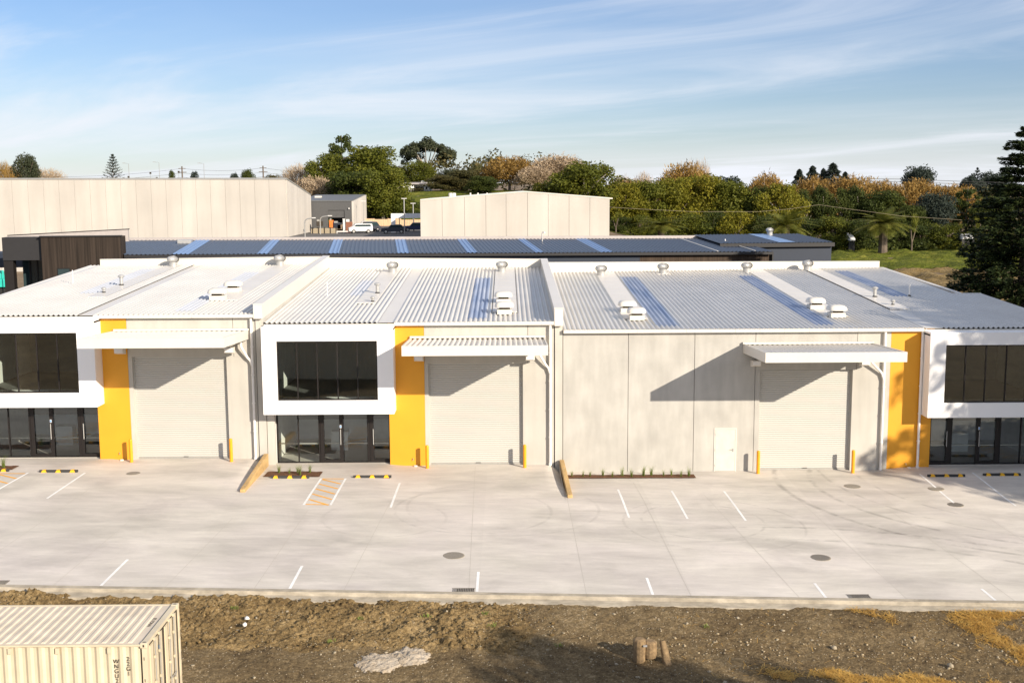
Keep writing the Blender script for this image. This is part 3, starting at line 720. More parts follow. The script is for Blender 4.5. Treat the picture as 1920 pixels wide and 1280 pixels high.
def entrance(par, X0, mir, zb, zt, y=.40):
    """shopfront: two panes, a door, a pane, a door. X0 = left end; mir mirrors it"""
    segs = [('pane', 0, 1.10), ('pane', 1.10, 2.17), ('door', 2.17, 3.38), ('pane', 3.38, 4.60), ('door', 4.84, 5.78)]
    Wd = 5.80
    def xx(v): return X0+v if not mir else X0+Wd-v
    m = MB(); m.box(min(xx(0), xx(Wd)), max(xx(0), xx(Wd)), y-.05, y+.05, zt-.07, zt); m.box(min(xx(0), xx(Wd)), max(xx(0), xx(Wd)), y-.05, y+.05, zb, zb+.055)
    for a, w in ((0, .07), (1.07, .06), (2.12, .08), (4.60, .24), (5.73, .07)):
        p, q = sorted((xx(a), xx(a+w))); m.box(p, q, y-.048, y+.048, zb+.055, zt-.07)
    b = child(m, 'shopfront_frame', 'dark_frame', par); g0 = par.matrix_basis.translation
    def sub(mb, nm, mt):
        o = mb.build(nm, mt, b); o.data.transform(Matrix.Translation(-g0)); return o
    for kd, a, c in segs:
        p, q = sorted((xx(a), xx(c)))
        f = MB(); f.add([(p+.03, y, zb+.05), (q-.03, y, zb+.05), (q-.03, y, zt-.06), (p+.03, y, zt-.06)], [(0, 1, 2, 3)]); sub(f, 'pane', 'glass_lower')
        if kd == 'door':
            s0, s1 = (.24, .13) if a < 4 else (.05, .06)
            if a < 4: A, B_ = (a+.05, c-.0)
            else: A, B_ = (a-.10, c-.02)
            p, q = sorted((xx(A), xx(B_))); lw, rw = (.19, .20) if a < 4 else (.17, .07)
            if mir: lw, rw = rw, lw
            f = MB(); f.box(p, p+lw, y-.075, y-.051, zb+.03, zt-.08); f.box(q-rw, q, y-.075, y-.051, zb+.03, zt-.08)
            f.box(p+lw, q-rw, y-.075, y-.051, zb+.03, zb+.19); f.box(p+lw, q-rw, y-.075, y-.051, zt-.2, zt-.08)
            sub(f, 'door_leaf', 'dark_frame')
            h = (c-.13) if a < 4 else (a+.06)
            hx = xx(h); f = MB(); f.tube([(hx, y-.14, zb+.95), (hx, y-.14, zb+1.75)], .022, 8); f.box(hx-.012, hx+.012, y-.14, y-.075, zb+1.02, zb+1.05); f.box(hx-.012, hx+.012, y-.14, y-.075, zb+1.63, zb+1.66)
            sub(f, 'door_handle', 'steel')
            if a < 4:
                f = MB(); f.box(hx-.045, hx+.045, y-.080, y-.0755, zb+1.80, zb+1.95); sub(f, 'door_sign', 'line_white')
                f = MB(); f.box(hx-.032, hx+.032, y-.083, y-.0802, zb+1.825, zb+1.925); sub(f, 'door_sign_panel', 'blue_sticker')

def wallpiece(par, name, x0, x1, z0, z1, mat, y0=0, y1=.2):
    m = MB(); m.box(x0, x1, y0, y1, z0, z1); return child(m, name, mat, par)

def unit(loc, label, U):
    par = empty('warehouse_unit', loc, label, 'warehouse', 'row of three joined warehouse units')
    g0 = Vector(loc); e = U['e']; R_ = U['roof']; xl, xr = U['xl'], U['xr']; mir = U['mir']
    zg = U['zg']; zo = U['zo']; bx0, bx1 = U['box'] if 'box' in U else (0, 0)
    zd = U['doortop']; d0, d1 = U['door']; yl, yr = U['yellow']; wt = e-.02
    GF = e-.03
    # roof in two leaves either side of the drained strip
    strips = U['strip']
    sx0, sx1 = strips
    rb = R_
    Dm = lambda x: rb.D(x)
    if U.get('jog'):
        jx, jy, jx2 = U['jog']
        rs = rb.sheet(xl, sx0, -.16, Dm)
        o = child(rs, 'roof', 'roof_sheet', par, fix=False)
        rs = rb.sheet(sx1, jx, -.10, Dm); o2 = child(rs, 'roof', 'roof_sheet', par, fix=False)
        # tapering right-hand edge
        rs = rb.sheet(jx, jx2, -.10, jy); child(rs, 'roof', 'roof_sheet', par, fix=False)
    else:
        o = child(rb.sheet(xl, sx0, -.16 if mir else -.10, Dm), 'roof', 'roof_sheet', par, fix=False)
        child(rb.sheet(sx1, xr, -.10 if mir else -.16, Dm), 'roof', 'roof_sheet', par, fix=False)
    m = MB(); m.hexa([(sx0-.02, -.1, rb.z(sx0, -.1)+.012), (sx1+.02, -.1, rb.z(sx1, -.1)+.012), (sx1+.02, Dm(sx1), rb.z(sx1, Dm(sx1))+.012), (sx0-.02, Dm(sx0), rb.z(sx0, Dm(sx0))+.012),
                      (sx0-.02, -.1, rb.z(sx0, -.1)+.022), (sx1+.02, -.1, rb.z(sx1, -.1)+.022), (sx1+.02, Dm(sx1), rb.z(sx1, Dm(sx1))+.022), (sx0-.02, Dm(sx0), rb.z(sx0, Dm(sx0))+.022)])
    child(m, 'valley_strip', 'roof_white', par)
    for a, b, y0, y1 in U['sky']:
        child(rb.sheet(a, b, y0, y1, .008, False), 'skylight', 'skylight' if a > -3 else 'skylight_pale', par, fix=False)
    for a, b, y0, y1 in U['flat']:
        n_ = 14; vs = []
        for i in range(n_+1):
            y = y0+(y1-y0)*i/n_
            for x in (a, b): vs.append((x, y, rb.z(x, y)+RIB+.012))
        o_ = len(vs); vs += [(x, y, z-.05) for x, y, z in vs[:2]]
        m = MB(); m.add(vs, [(2*i, 2*i+1, 2*i+3, 2*i+2) for i in range(n_)]+[(0, 1, o_+1, o_)])
        for i in range(1, n_): 
            y = y0+(y1-y0)*i/n_; m.hexa([(a, y-.015, rb.z(a, y)+RIB+.013), (b, y-.015, rb.z(b, y)+RIB+.013), (b, y+.015, rb.z(b, y)+RIB+.013), (a, y+.015, rb.z(a, y)+RIB+.013),
                                         (a, y-.015, rb.z(a, y)+RIB+.017), (b, y-.015, rb.z(b, y)+RIB+.017), (b, y+.015, rb.z(b, y)+RIB+.017), (a, y+.015, rb.z(a, y)+RIB+.017)])
        child(m, 'flashing_strip', 'roof_white', par, fix=False)
    # rear parapet, slanting with the roof's back edge
    rx = U.get('rear_x', (xl, xr)); pt = U['ptop']
    a, b = rx; ya, yb = rb.D(a), rb.D(b)
    m = MB(); m.hexa([(a, ya, 0), (b, yb, 0), (b, yb+.22, 0), (a, ya+.22, 0), (a, ya, pt[0]), (b, yb, pt[1]), (b, yb+.22, pt[1]), (a, ya+.22, pt[0])])
    child(m, 'rear_parapet', 'trim_cream', par)
    m = MB(); m.hexa([(a, ya-.04, pt[0]+.003), (b, yb-.04, pt[1]+.003), (b, yb+.26, pt[1]+.003), (a, ya+.26, pt[0]+.003), (a, ya-.04, pt[0]+.035), (b, yb-.04, pt[1]+.035), (b, yb+.26, pt[1]+.035), (a, ya+.26, pt[0]+.035)])
    child(m, 'coping', 'roof_white', par)
    if 'party' in U:
        p0, p1, z0, z1 = U['party']; D_ = rb.D(p0)+.22
        m = MB(); m.hexa([(p0, -.05, zg-.6), (p1, -.05, zg-.6), (p1, D_, zg), (p0, D_, zg), (p0, -.05, z0), (p1, -.05, z0), (p1, D_, z1), (p0, D_, z1)])
        child(m, 'party_wall', 'precast_warm', par)
        m = MB(); m.hexa([(p0-.03, -.30, e-.18), (p1+.02, -.30, e-.18), (p1+.02, D_, z1-.75), (p0-.03, D_, z1-.75), (p0-.03, -.30, z0+.01), (p1+.02, -.30, z0+.01), (p1+.02, D_, z1+.01), (p0-.03, D_, z1+.01)])
        child(m, 'side_parapet', 'trim_cream', par)
        m = MB(); m.hexa([(p0-.05, -.32, z0+.014), (p1+.04, -.32, z0+.014), (p1+.04, D_, z1+.014), (p0-.05, D_, z1+.014), (p0-.05, -.32, z0+.05), (p1+.04, -.32, z0+.05), (p1+.04, D_, z1+.05), (p0-.05, D_, z1+.05)])
        child(m, 'coping', 'roof_white', par)
    if U.get('barge'):
        (xa, ya), (xb, yb) = U['barge']; m = MB()
        s_ = 1 if xa > 0 else -1
        m.hexa([(xa-.05, ya, rb.z(xa, ya)-.15), (xa+.2, ya, rb.z(xa, ya)-.15), (xb+.2, yb, rb.z(xb, yb)-.15), (xb-.05, yb, rb.z(xb, yb)-.15), (xa-.05, ya, rb.z(xa, ya)+.07), (xa+.2, ya, rb.z(xa, ya)+.07), (xb+.2, yb, rb.z(xb, yb)+.07), (xb-.05, yb, rb.z(xb, yb)+.07)])
        child(m, 'barge_flashing', 'roof_white', par)
    # facade
    ox, oy = (yl, yr)
    W_ = lambda nm, a, b, c, d, mt, **k: wallpiece(par, nm, a, b, c, d, mt, **k)
    if not mir:    # office left, door right
        W_('yellow_wall', bx1-.35, yr, zg-.35, e-.03, 'yellow_paint')
        W_('wall_panel', yr+.012, U['joint']-.012, zd, wt, 'precast_warm', y0=.012); W_('wall_panel', U['joint']+.012, xr, zd, wt, 'precast_warm', y0=.012)
        W_('wall_panel', yr+.004, d0, zg-.35, zd-.004, 'precast_warm', y0=.012)
        W_('wall_panel', d1, xr, zg-.35, zd-.004, 'precast_warm', y0=.012)
        W_('wall_panel', xl, bx0+.33, zo-.35, U['boxz'][0]+.3, 'precast_warm', y0=.0)
        m = MB(); m.box(yl-.005, yl+.015, -.006, -.001, zg-.2, e-.05)
    else:
        W_('yellow_wall', yl, yr, zg-.35, e-.03, 'yellow_paint')
        for (a, b) in U['panels']: W_('wall_panel', a+.012, b-.012, zg-.35, wt, 'precast')
        W_('wall_panel', U['joint']+.012, d0, zg-.35, zd-.004, 'precast')
        W_('wall_panel', d1, yl-.004, zg-.35, zd-.004, 'precast_warm')
        W_('wall_panel', U['joint']+.012, 17.5-.012, zd, wt, 'precast'); W_('wall_panel', 17.5+.012, yl-.004, zd, wt, 'precast_warm')
        W_('wall_panel', bx1-.3, U['xe'], zo-.35, U['boxz'][0]+.3, 'precast_warm')
    # backing so that joints between panels read dark
    zb_ = min(zg, zo)-.3
    m = MB(); m.box(xl, d0-.02, .203, .23, zb_, wt-.1) if mir else m.box(d1+.1, xr, .203, .23, zb_, wt-.1)
    m.box(d0-.25, d1+.25, .203, .23, zd+.03, wt-.1)
    child(m, 'wall_backing', 'joint_dark', par)
    # door reveal
    m = MB(); m.box(d0-.16, d0, .204, .42, zg-.1, zd+.2); m.box(d1, d1+.16, .204, .42, zg-.1, zd+.2); m.box(d0, d1, .204, .42, zd, zd+.2)
    child(m, 'door_reveal', 'precast_warm', par)
    roller_door(par, d0, d1, zg, zd)
    canopy(par, *U['canopy'], bx=U['brackets'])
    for fx, fz in U['floods']: floodlight(par, fx, fz)
    for dp in U['pipes']: downpipe(par, *dp)
    for gx0, gx1, gzz in U['gutters']: gutter(par, gx0, gx1, gzz)
    # office
    if 'box' in U:
        window_box(par, bx0, bx1, *U['boxz'], *U['win'])
        zt = U['boxz'][0]+.12
        ex = bx0+.33 if not mir else bx1-.33-5.80-.0
        if mir: ex = U['ex']
        entrance(par, ex, mir, zo, zt)
        a, b = (ex, ex+5.80)
        m = MB(); m.box(a-.9, a, .35, .55, zo-.2, e-.2) if not mir else m.box(b, b+.9, .35, .55, zo-.2, e-.2)
        zf = U['boxz'][0]+.2
        # room shells
        m.box(a-.25, a-.05, .56, 6.2, zo-.1, e-.2); m.box(b+.05, b+.25, .56, 6.2, zo-.1, e-.2)
        child(m, 'room_side_wall', 'room_wall', par)
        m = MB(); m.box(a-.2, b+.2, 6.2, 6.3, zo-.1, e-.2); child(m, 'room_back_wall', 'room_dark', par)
        m = MB(); m.box(a-.04, b+.04, 6.0, 6.06, zo+.005, zo+1.1); m.box((a+b)/2-.6, (a+b)/2+.3, 3.2, 3.8, zo+.005, zo+1.0); child(m, 'counter', 'portal', par)
        for kx in (.25, .5, .75):
            m = MB(); m.box(a+(b-a)*kx-.6, a+(b-a)*kx+.6, 2.5, 2.7, e-.36, e-.30); child(m, 'ceiling_light', 'box_white', par)
        m = MB(); m.box(a-.04, b+.04, .48, .56, zo+.95, zo+1.0); child(m, 'inner_rail', 'galv', par)
        m = MB(); m.box(a-.2, b+.2, .3, 6.2, zo-.12, zo+.004); child(m, 'room_floor', 'room_floor', par)
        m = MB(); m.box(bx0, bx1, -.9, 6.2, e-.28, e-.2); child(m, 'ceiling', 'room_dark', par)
    for v in U['turbines']:
        x, y, z = rb.at(*v[:2]); add_turbine(par, x, y, z, len(v) > 2)
    for v in U['fans']: x, y, z = rb.at(*v); add_boxvent(par, x, y, z+RIB)
    for (px, py, h, r, kw) in U['flues']: x, y, z = rb.at(px, py); add_flue(par, x, y, z, h, r, **kw)
    return par

r2 = Roof(7.05, 8.22, 21.5, 22.0, -12.05, 2.4)
U2 = dict(e=7.05, roof=r2, xl=-12.05, xr=2.36, mir=False, zg=-.22, zo=-.13, strip=(-6.35, -5.62), sky=[(-1.98, -1.0, .9, 16.5), (-9.0, -7.98, 9, 15.5)],
          flat=[(-8.25, -7.2, 6.0, 21.2), (-.72, .55, 2.7, 21.4)], ptop=(8.99, 8.80), party=(2.40, 2.78, 7.72, 8.80),
          yellow=(-5.9, -4.12), joint=1.05, door=(-3.93, .80), doortop=4.98, canopy=(-4.78, 1.88, 6.55), brackets=(-4.2, 1.2),
          floods=[(-4.35, 5.35), (1.15, 5.35)], pipes=[(2.16, 6.9, -.22, (1.62, 5.75))], gutters=[(-12.0, -5.58, 7.02), (-5.57, 2.42, 7.09)],
          box=(-12.0, -5.56), boxz=(2.63, 6.97), win=(-11.27, -6.35, 3.33, 6.27),
          turbines=[(736, 512), (941, 511)], fans=[(944, 569), (946, 589)],
          flues=[(708, 552, .55, .10, {}), (699, 568, .25, .07, {}), (614, 557, .85, .022, dict(cap=False, boot=False, mat='pipe_white'))])
unit((-4.8, 0, 0), 'middle warehouse unit of the white row, between the two timber retaining edges', U2)
r1 = Roof(7.49, 8.55, 21.2, 21.5, -28.2, -12.45)
U1 = dict(e=7.49, roof=r1, xl=-28.2, xr=-12.50, mir=False, zg=.18, zo=.24, strip=(-21.15, -20.45), sky=[(-16.7, -15.75, .9, 17), (-23.95, -22.95, 7.5, 19)],
          flat=[(-22.95, -21.9, 6.0, 21.0), (-15.6, -14.4, 4.6, 21.0)], ptop=(8.98, 9.08), party=(-12.46, -12.08, 8.0, 9.10),
          yellow=(-20.7, -18.88), joint=-13.6, door=(-18.68, -13.98), doortop=5.40, canopy=(-19.45, -12.82, 6.98), brackets=(-18.9, -13.5),
          floods=[(-19.1, 5.8), (-13.7, 5.8)], pipes=[(-12.66, 7.3, .18, (-13.15, 6.2))], gutters=[(-28.2, -20.42, 7.46), (-20.41, -12.48, 7.53)],
          box=(-26.6, -20.15), boxz=(3.06, 7.37), win=(-26.0, -21.0, 3.78, 6.75), rear_x=(-27.5, -12.45), barge=((-28.3, -.1), (-27.45, 21.4)),
          turbines=[(325, 501), (525, 499)], fans=[(409, 563), (438, 548)],
          flues=[(228, 537, .55, .10, {}), (195, 551, .25, .07, {}), (137, 533, .85, .022, dict(cap=False, boot=False, mat='pipe_white'))])
unit((-20, 0, 0), 'leftmost warehouse unit of the white row, cut by the left edge', U1)
r3 = Roof(6.62, 7.86, 22.2, 25.5, 2.8, 27.0)
r3.zb = 7.84
U3 = dict(e=6.62, roof=r3, xl=2.80, xr=27.0, mir=True, zg=-.60, zo=-.42, strip=(20.9, 21.65), sky=[(7.55, 8.75, .9, 20), (15.55, 16.6, .9, 20.5), (22.9, 23.8, 10.8, 23.2)],
          flat=[(6.1, 7.4, 2.9, 22.2), (16.75, 18.0, 3.4, 23.8), (21.0, 22.1, 5.8, 24.4)], ptop=(8.55, 8.30), rear_x=(2.80, 26.75), jog=(26.85, 11.9, 28.45), barge=((27.2, 11.9), (26.8, 25.4)),
          yellow=(19.18, 21.33), joint=12.42, panels=[(2.80, 6.07), (6.07, 9.38), (9.38, 12.42)], door=(12.67, 17.32), doortop=4.56, canopy=(11.78, 18.25, 6.15), brackets=(12.4, 17.7),
          floods=[(12.35, 5.0), (17.75, 5.0)], pipes=[(18.84, 6.5, -.58, (18.1, 5.35)), (20.70, 6.5, -.5)], gutters=[(2.82, 20.72, 6.66), (20.74, 28.5, 6.59)],
          box=(20.78, 27.25), boxz=(2.28, 6.52), win=(21.56, 26.6, 3.02, 5.90), ex=21.38, xe=28.4,
          turbines=[(1127, 518), (1243, 514, 1), (1400, 512), (1514, 508)], fans=[(1176, 586), (1193, 600), (1529, 580), (1568, 595)],
          flues=[(1640, 559, .55, .10, {}), (1674, 574, .25, .07, {}), (1705, 557, .75, .05, dict(cap=False, boot=True, mat='pipe_white'))])
u3 = unit((14, 0, 0), 'widest, rightmost warehouse unit, grey concrete front with small white side door', U3)
# side door in the concrete panel, right-hand return of the building
m = MB(); m.box(10.43, 10.48, -.03, -.002, -.62, 1.62); m.box(11.50, 11.55, -.03, -.002, -.62, 1.62); m.box(10.48, 11.50, -.03, -.002, 1.57, 1.62)
df = child(m, 'side_door', 'trim_cream', u3)
def sub3(mb, nm, mt):
    o = mb.build(nm, mt, df); o.data.transform(Matrix.Translation((-14, 0, 0))); return o
m = MB(); m.box(10.49, 11.49, -.022, -.002, -.59, 1.56); sub3(m, 'door_leaf', 'side_door')
m = MB(); m.box(11.36, 11.42, -.045, -.023, .42, .56); m.box(11.24, 11.40, -.07, -.05, .50, .525); sub3(m, 'door_handle', 'steel')
for z in (-.3, .5, 1.3):
    m = MB(); m.box(10.470, 10.482, -.045, -.031, z-.06, z+.06); sub3(m, 'hinge', 'steel')
m = MB(); m.box(28.28, 28.45, .21, 11.9, -.7, 6.4); child(m, 'end_wall', 'precast', u3)
m = MB(); m.box(28.38, 28.55, -.1, 11.95, 6.45, 6.70); child(m, 'barge_flashing', 'roof_white', u3)
m = MB(); m.box(26.85, 28.5, 11.86, 12.0, 6.9, 7.26); child(m, 'barge_flashing', 'roof_white', u3)

# ---------------------------------------------------------------- yard furniture
BL = ['yellow bollard at the left side of the leftmost roller door', 'yellow bollard at the right side of the leftmost roller door', 'yellow bollard at the left side of the middle roller door',
      'yellow bollard at the right side of the middle roller door', 'yellow bollard between the small side door and the right roller door', 'yellow bollard at the right side of the right roller door']
b0 = None
for (x, z), lb_ in zip(((-18.76, .18), (-13.78, .18), (-4.0, -.22), (.87, -.22), (12.56, -.6), (17.32, -.6)), BL):
    if b0 is None:
        b0 = empty('bollard', (x, -.55, z), lb_, 'bollard', 'yellow bollards beside the roller doors')
        m = MB(); m.lathe([(.085, -.1), (.085, 1.10)], (0, 0, 0), 18); autosmooth(m.build('post', 'bollard', b0))
        m = MB(); m.lathe([(.088, 1.101), (.088, 1.12), (.07, 1.16), (.03, 1.18), (.005, 1.185)], (0, 0, 0), 18); autosmooth(m.build('cap', 'bollard', b0))
    else: copy_thing(b0, (x, -.55, z), label=lb_)
st0 = None
STL = ['black and yellow wheel stop nearest the left roller door', 'black and yellow wheel stop at the left edge of the view', 'black and yellow wheel stop just in front of the small planting bed',
       'black and yellow wheel stop right of the yellow hatching, before the middle entrance', 'black and yellow wheel stop in tree shade beside the right yellow wall', 'black and yellow wheel stop at the far right in tree shade']
for (x, y), lb_ in zip(((-21.55, -2.72), (-24.9, -2.6), (-10.42, -2.93), (-6.5, -2.76), (21.55, -1.75), (24.35, -1.6)), STL):
    z = gz(x, y)
    if st0 is None:
        st0 = empty('wheel_stop', (x, y, z), lb_, 'wheel stop', 'rubber wheel stops at the parking bays')
        m = MB(); m.prism([(-.08, 0), (.08, 0), (.05, .11), (-.05, .11)], -.92, .92, 'x'); bevel(m.build('block', 'rubber', st0), .01)
        for k in (-.68, 0, .68):
            m = MB(); m.prism([(k-.13, .0), (k+.13, .0), (k+.07, .113), (k-.07, .113)], -.094, .094, 'y'); m.build('reflector', 'stop_yellow', st0)
    else: copy_thing(st0, (x, y, z), label=lb_, rz=0)
mh = None
MHL = ['round iron manhole cover in front of the left roller door', 'round iron manhole cover in the middle of the yard', 'round iron manhole cover nearest the right roller door', 'large rough manhole cover in the right part of the yard',
       'manhole cover crossed by a parking line, in tree shade', 'manhole cover at the foot of a parking line, partly sunlit']
for (x, y, r), lb_ in zip(((-17.95, -2.81, .33), (-2.08, -14.43, .43), (16.54, -3.05, .40), (12.03, -13.97, .40), (20.36, -3.6, .38), (20.34, -6.01, .38)), MHL):
    z = gz(x, y)
    if mh is None:
        mh = empty('manhole_cover', (x, y, z), lb_, 'manhole cover', 'round manhole covers in the yard')
        mh.scale = (r, r, 1)
        m = MB(); m.lathe([(1.0, -.02), (1.0, .006), (.93, .006)], (0, 0, 0), 32); m.build('rim', 'kerb_conc', mh)
        m = MB(); m.lathe([(.92, -.02), (.92, .009), (.9, .010)], (0, 0, 0), 32)
        for i in range(-4, 5):
            w = math.sqrt(max(0, .8-(i*.19)**2)); m.box(-w, w, i*.19-.03, i*.19+.03, .010, .016)
        m.build('lid', 'iron', mh)
    else: copy_thing(mh, (x, y, z), scale=(r, r, 1), label=lb_, rz=random.random()*3)
dg = None
for (x, y), lb_ in zip(((-17.75, -18.2), (-1.55, -18.22), (12.22, -18.22)), ['drain grate by the kerb at the left edge of the view', 'drain grate by the kerb at the foot of the middle parking line', 'drain grate by the kerb in the right part of the yard']):
    z = gz(x, y)
    if dg is None:
        dg = empty('drain_grate', (x, y, z), lb_, 'drain grate', 'drain grates along the kerb')
        m = MB(); m.box(-.38, .38, -.17, .17, -.03, .006); m.build('pit', 'seal_dark', dg)
        m = MB()
        for i in range(13): m.box(-.37+.06*i, -.34+.06*i, -.165, .165, .007, .022)
        m.box(-.40, .40, -.19, -.167, 0, .022); m.box(-.40, .40, .167, .19, 0, .022)
        m.build('bars', 'iron', dg)
    else: copy_thing(dg, (x, y, z), label=lb_)
for x_, z_, p_ in ((-4.75, .12, None), (-19.5, .52, None), (20.15, -.28, None)):
    pu = bpy.data.objects['warehouse_unit' if x_ > -10 and x_ < 5 else 'warehouse_unit.001' if x_ < 0 else 'warehouse_unit.002']
    m = MB(); m.tube([(x_, 0, z_), (x_, -.06, z_), (x_, -.09, z_-.05)], .016, 6); m.lathe([(.03, -.006), (.03, .006)], (x_, -.05, z_+.035), 8); child(m, 'hose_tap', 'galv', pu)
    m = MB(); m.lathe([(.10, -.05), (.10, .05), (.07, .06)], (x_+.12, -.16, gz(x_, -.16)), 10); child(m, 'gully_trap', 'trim_cream', pu)
# timber edgings where the yard steps down
for xw, lb_ in ((-12.12, 'sloping timber retaining edge beside the middle unit planting bed'), (2.74, 'sloping timber retaining edge left of the long planting bed')):
    t = empty('timber_edging', (xw, -.1, gz(xw-.3, -.1)), lb_, 'retaining edge', 'timber retaining edges at the steps in the yard')
    z0 = t.location.z; ya, yb = -.15, -5.9
    for k, (h0, h1) in enumerate(((0.02, .0), (.24, .02))):
        pass
    m = MB(); zt0, zt1 = .30, .20; zl0 = gz(xw+.2, ya)-.1-z0; zl1 = gz(xw+.2, yb)-.1-z0
    m.hexa([(-.11, ya+.1, zl0), (.11, ya+.1, zl0), (.11+.1, yb+.1, zl1), (-.11+.1, yb+.1, zl1), (-.11, ya+.1, zt0), (.11, ya+.1, zt0), (.11+.1, yb+.1, gz(xw, yb)-z0+.14), (-.11+.1, yb+.1, gz(xw, yb)-z0+.14)])
    bevel(m.build('plank', 'timber', t), .015)
    for yy in (-1.6, -3.4, -5.2):
        f_ = (yy-ya)/(yb-ya); zz = zt0*(1-f_)+(gz(xw, yb)-z0+.14)*f_
        m = MB(); m.lathe([(.022, zz-.01), (.022, zz+.008)], (f_*.1, yy, 0), 8); m.build('bolt', 'galv', t)
# planting beds
def bed(nm, x0, x1, y0, y1, par=None):
    V, Q = grid(np.linspace(x0, x1, int((x1-x0)/.06)), np.linspace(y1, y0, int(abs(y1-y0)/.06)+2), lambda X, Y: yz(X, Y)+.012+.045*fbm(X*5, Y*5, 3, 5))
    return tag(npmesh(nm, V, Q, 'bark_mulch', smooth=True), kind='structure')
bed('mulch_bed', -11.75, -9.05, -1.62, -2.72); bed('mulch_bed', 2.95, 9.3, -.75, -1.50); bed('mulch_bed', -27, -23.95, -1.5, -2.3)
def tuft_mesh(seed, k=46, h=.55):
    r = np.random.default_rng(seed); V = []; Q = []
    for i in range(k):
        a = r.uniform(0, 6.28); ln = h*r.uniform(.55, 1.1); lean = r.uniform(.1, .55); w = .008; s_ = np.array([-math.sin(a), math.cos(a), 0])*w
        b = np.array([r.normal(0, .03), r.normal(0, .03), 0]); d = np.array([math.cos(a), math.sin(a), 0]); o = len(V)
        for t in (0, .35, .7, 1):
            c = b+d*ln*lean*t*t+np.array([0, 0, ln*(t-.25*t*t*lean)]); q = s_*(1-t*.85)
            V += [c-q, c+q]
        Q += [(o+2*j, o+2*j+1, o+2*j+3, o+2*j+2) for j in range(3)]
    return V, Q
protos = []
ORD = ['first', 'second', 'third', 'fourth', 'fifth', 'sixth', 'seventh', 'eighth', 'ninth', 'tenth', 'eleventh', 'twelfth', 'thirteenth']
places = [(-11.15, -1.9, 'first tuft from the left in the small bed by the middle entrance', .9), (-10.6, -2.1, 'second tuft from the left in the small bed by the middle entrance', .6), (-10.25, -1.85, 'third tuft from the left in the small bed by the middle entrance', .7), (-10.05, -2.35, 'fourth tuft from the left in the small bed by the middle entrance', 1.1), (-9.65, -1.9, 'rightmost tuft in the small bed by the middle entrance', .95),
          (-24.55, -1.9, 'grass tuft in the bed at the left edge of the view', 1.2)]
for i, x in enumerate((3.2, 3.75, 4.1, 4.75, 5.2, 5.7, 6.15, 6.75, 7.15, 7.75, 8.15, 8.6, 9.0)):
    places.append((x, -.95-.3*random.random(), ORD[i]+' tuft from the left in the long bed before the grey wall', .6+.5*random.random()))
for i, (x, y, lb_, s_) in enumerate(places):
    if i < 3:
        V, Q = tuft_mesh(100+i); o = npmesh('grass_tuft', V, Q, 'tuft_leaf'); protos.append(o)
    else: o = protos[i % 3].copy(); COL.objects.link(o)
    o.location = (x, y, gz(x, y)+.02); o.scale = (s_, s_, s_); o.rotation_euler = (0, 0, random.random()*6)
    tag(o, 'small green grass '+lb_.replace('grass tuft', 'tuft') if not lb_.startswith('grass') else 'small green '+lb_, 'grass tuft', 'young grass tufts in the mulch beds')

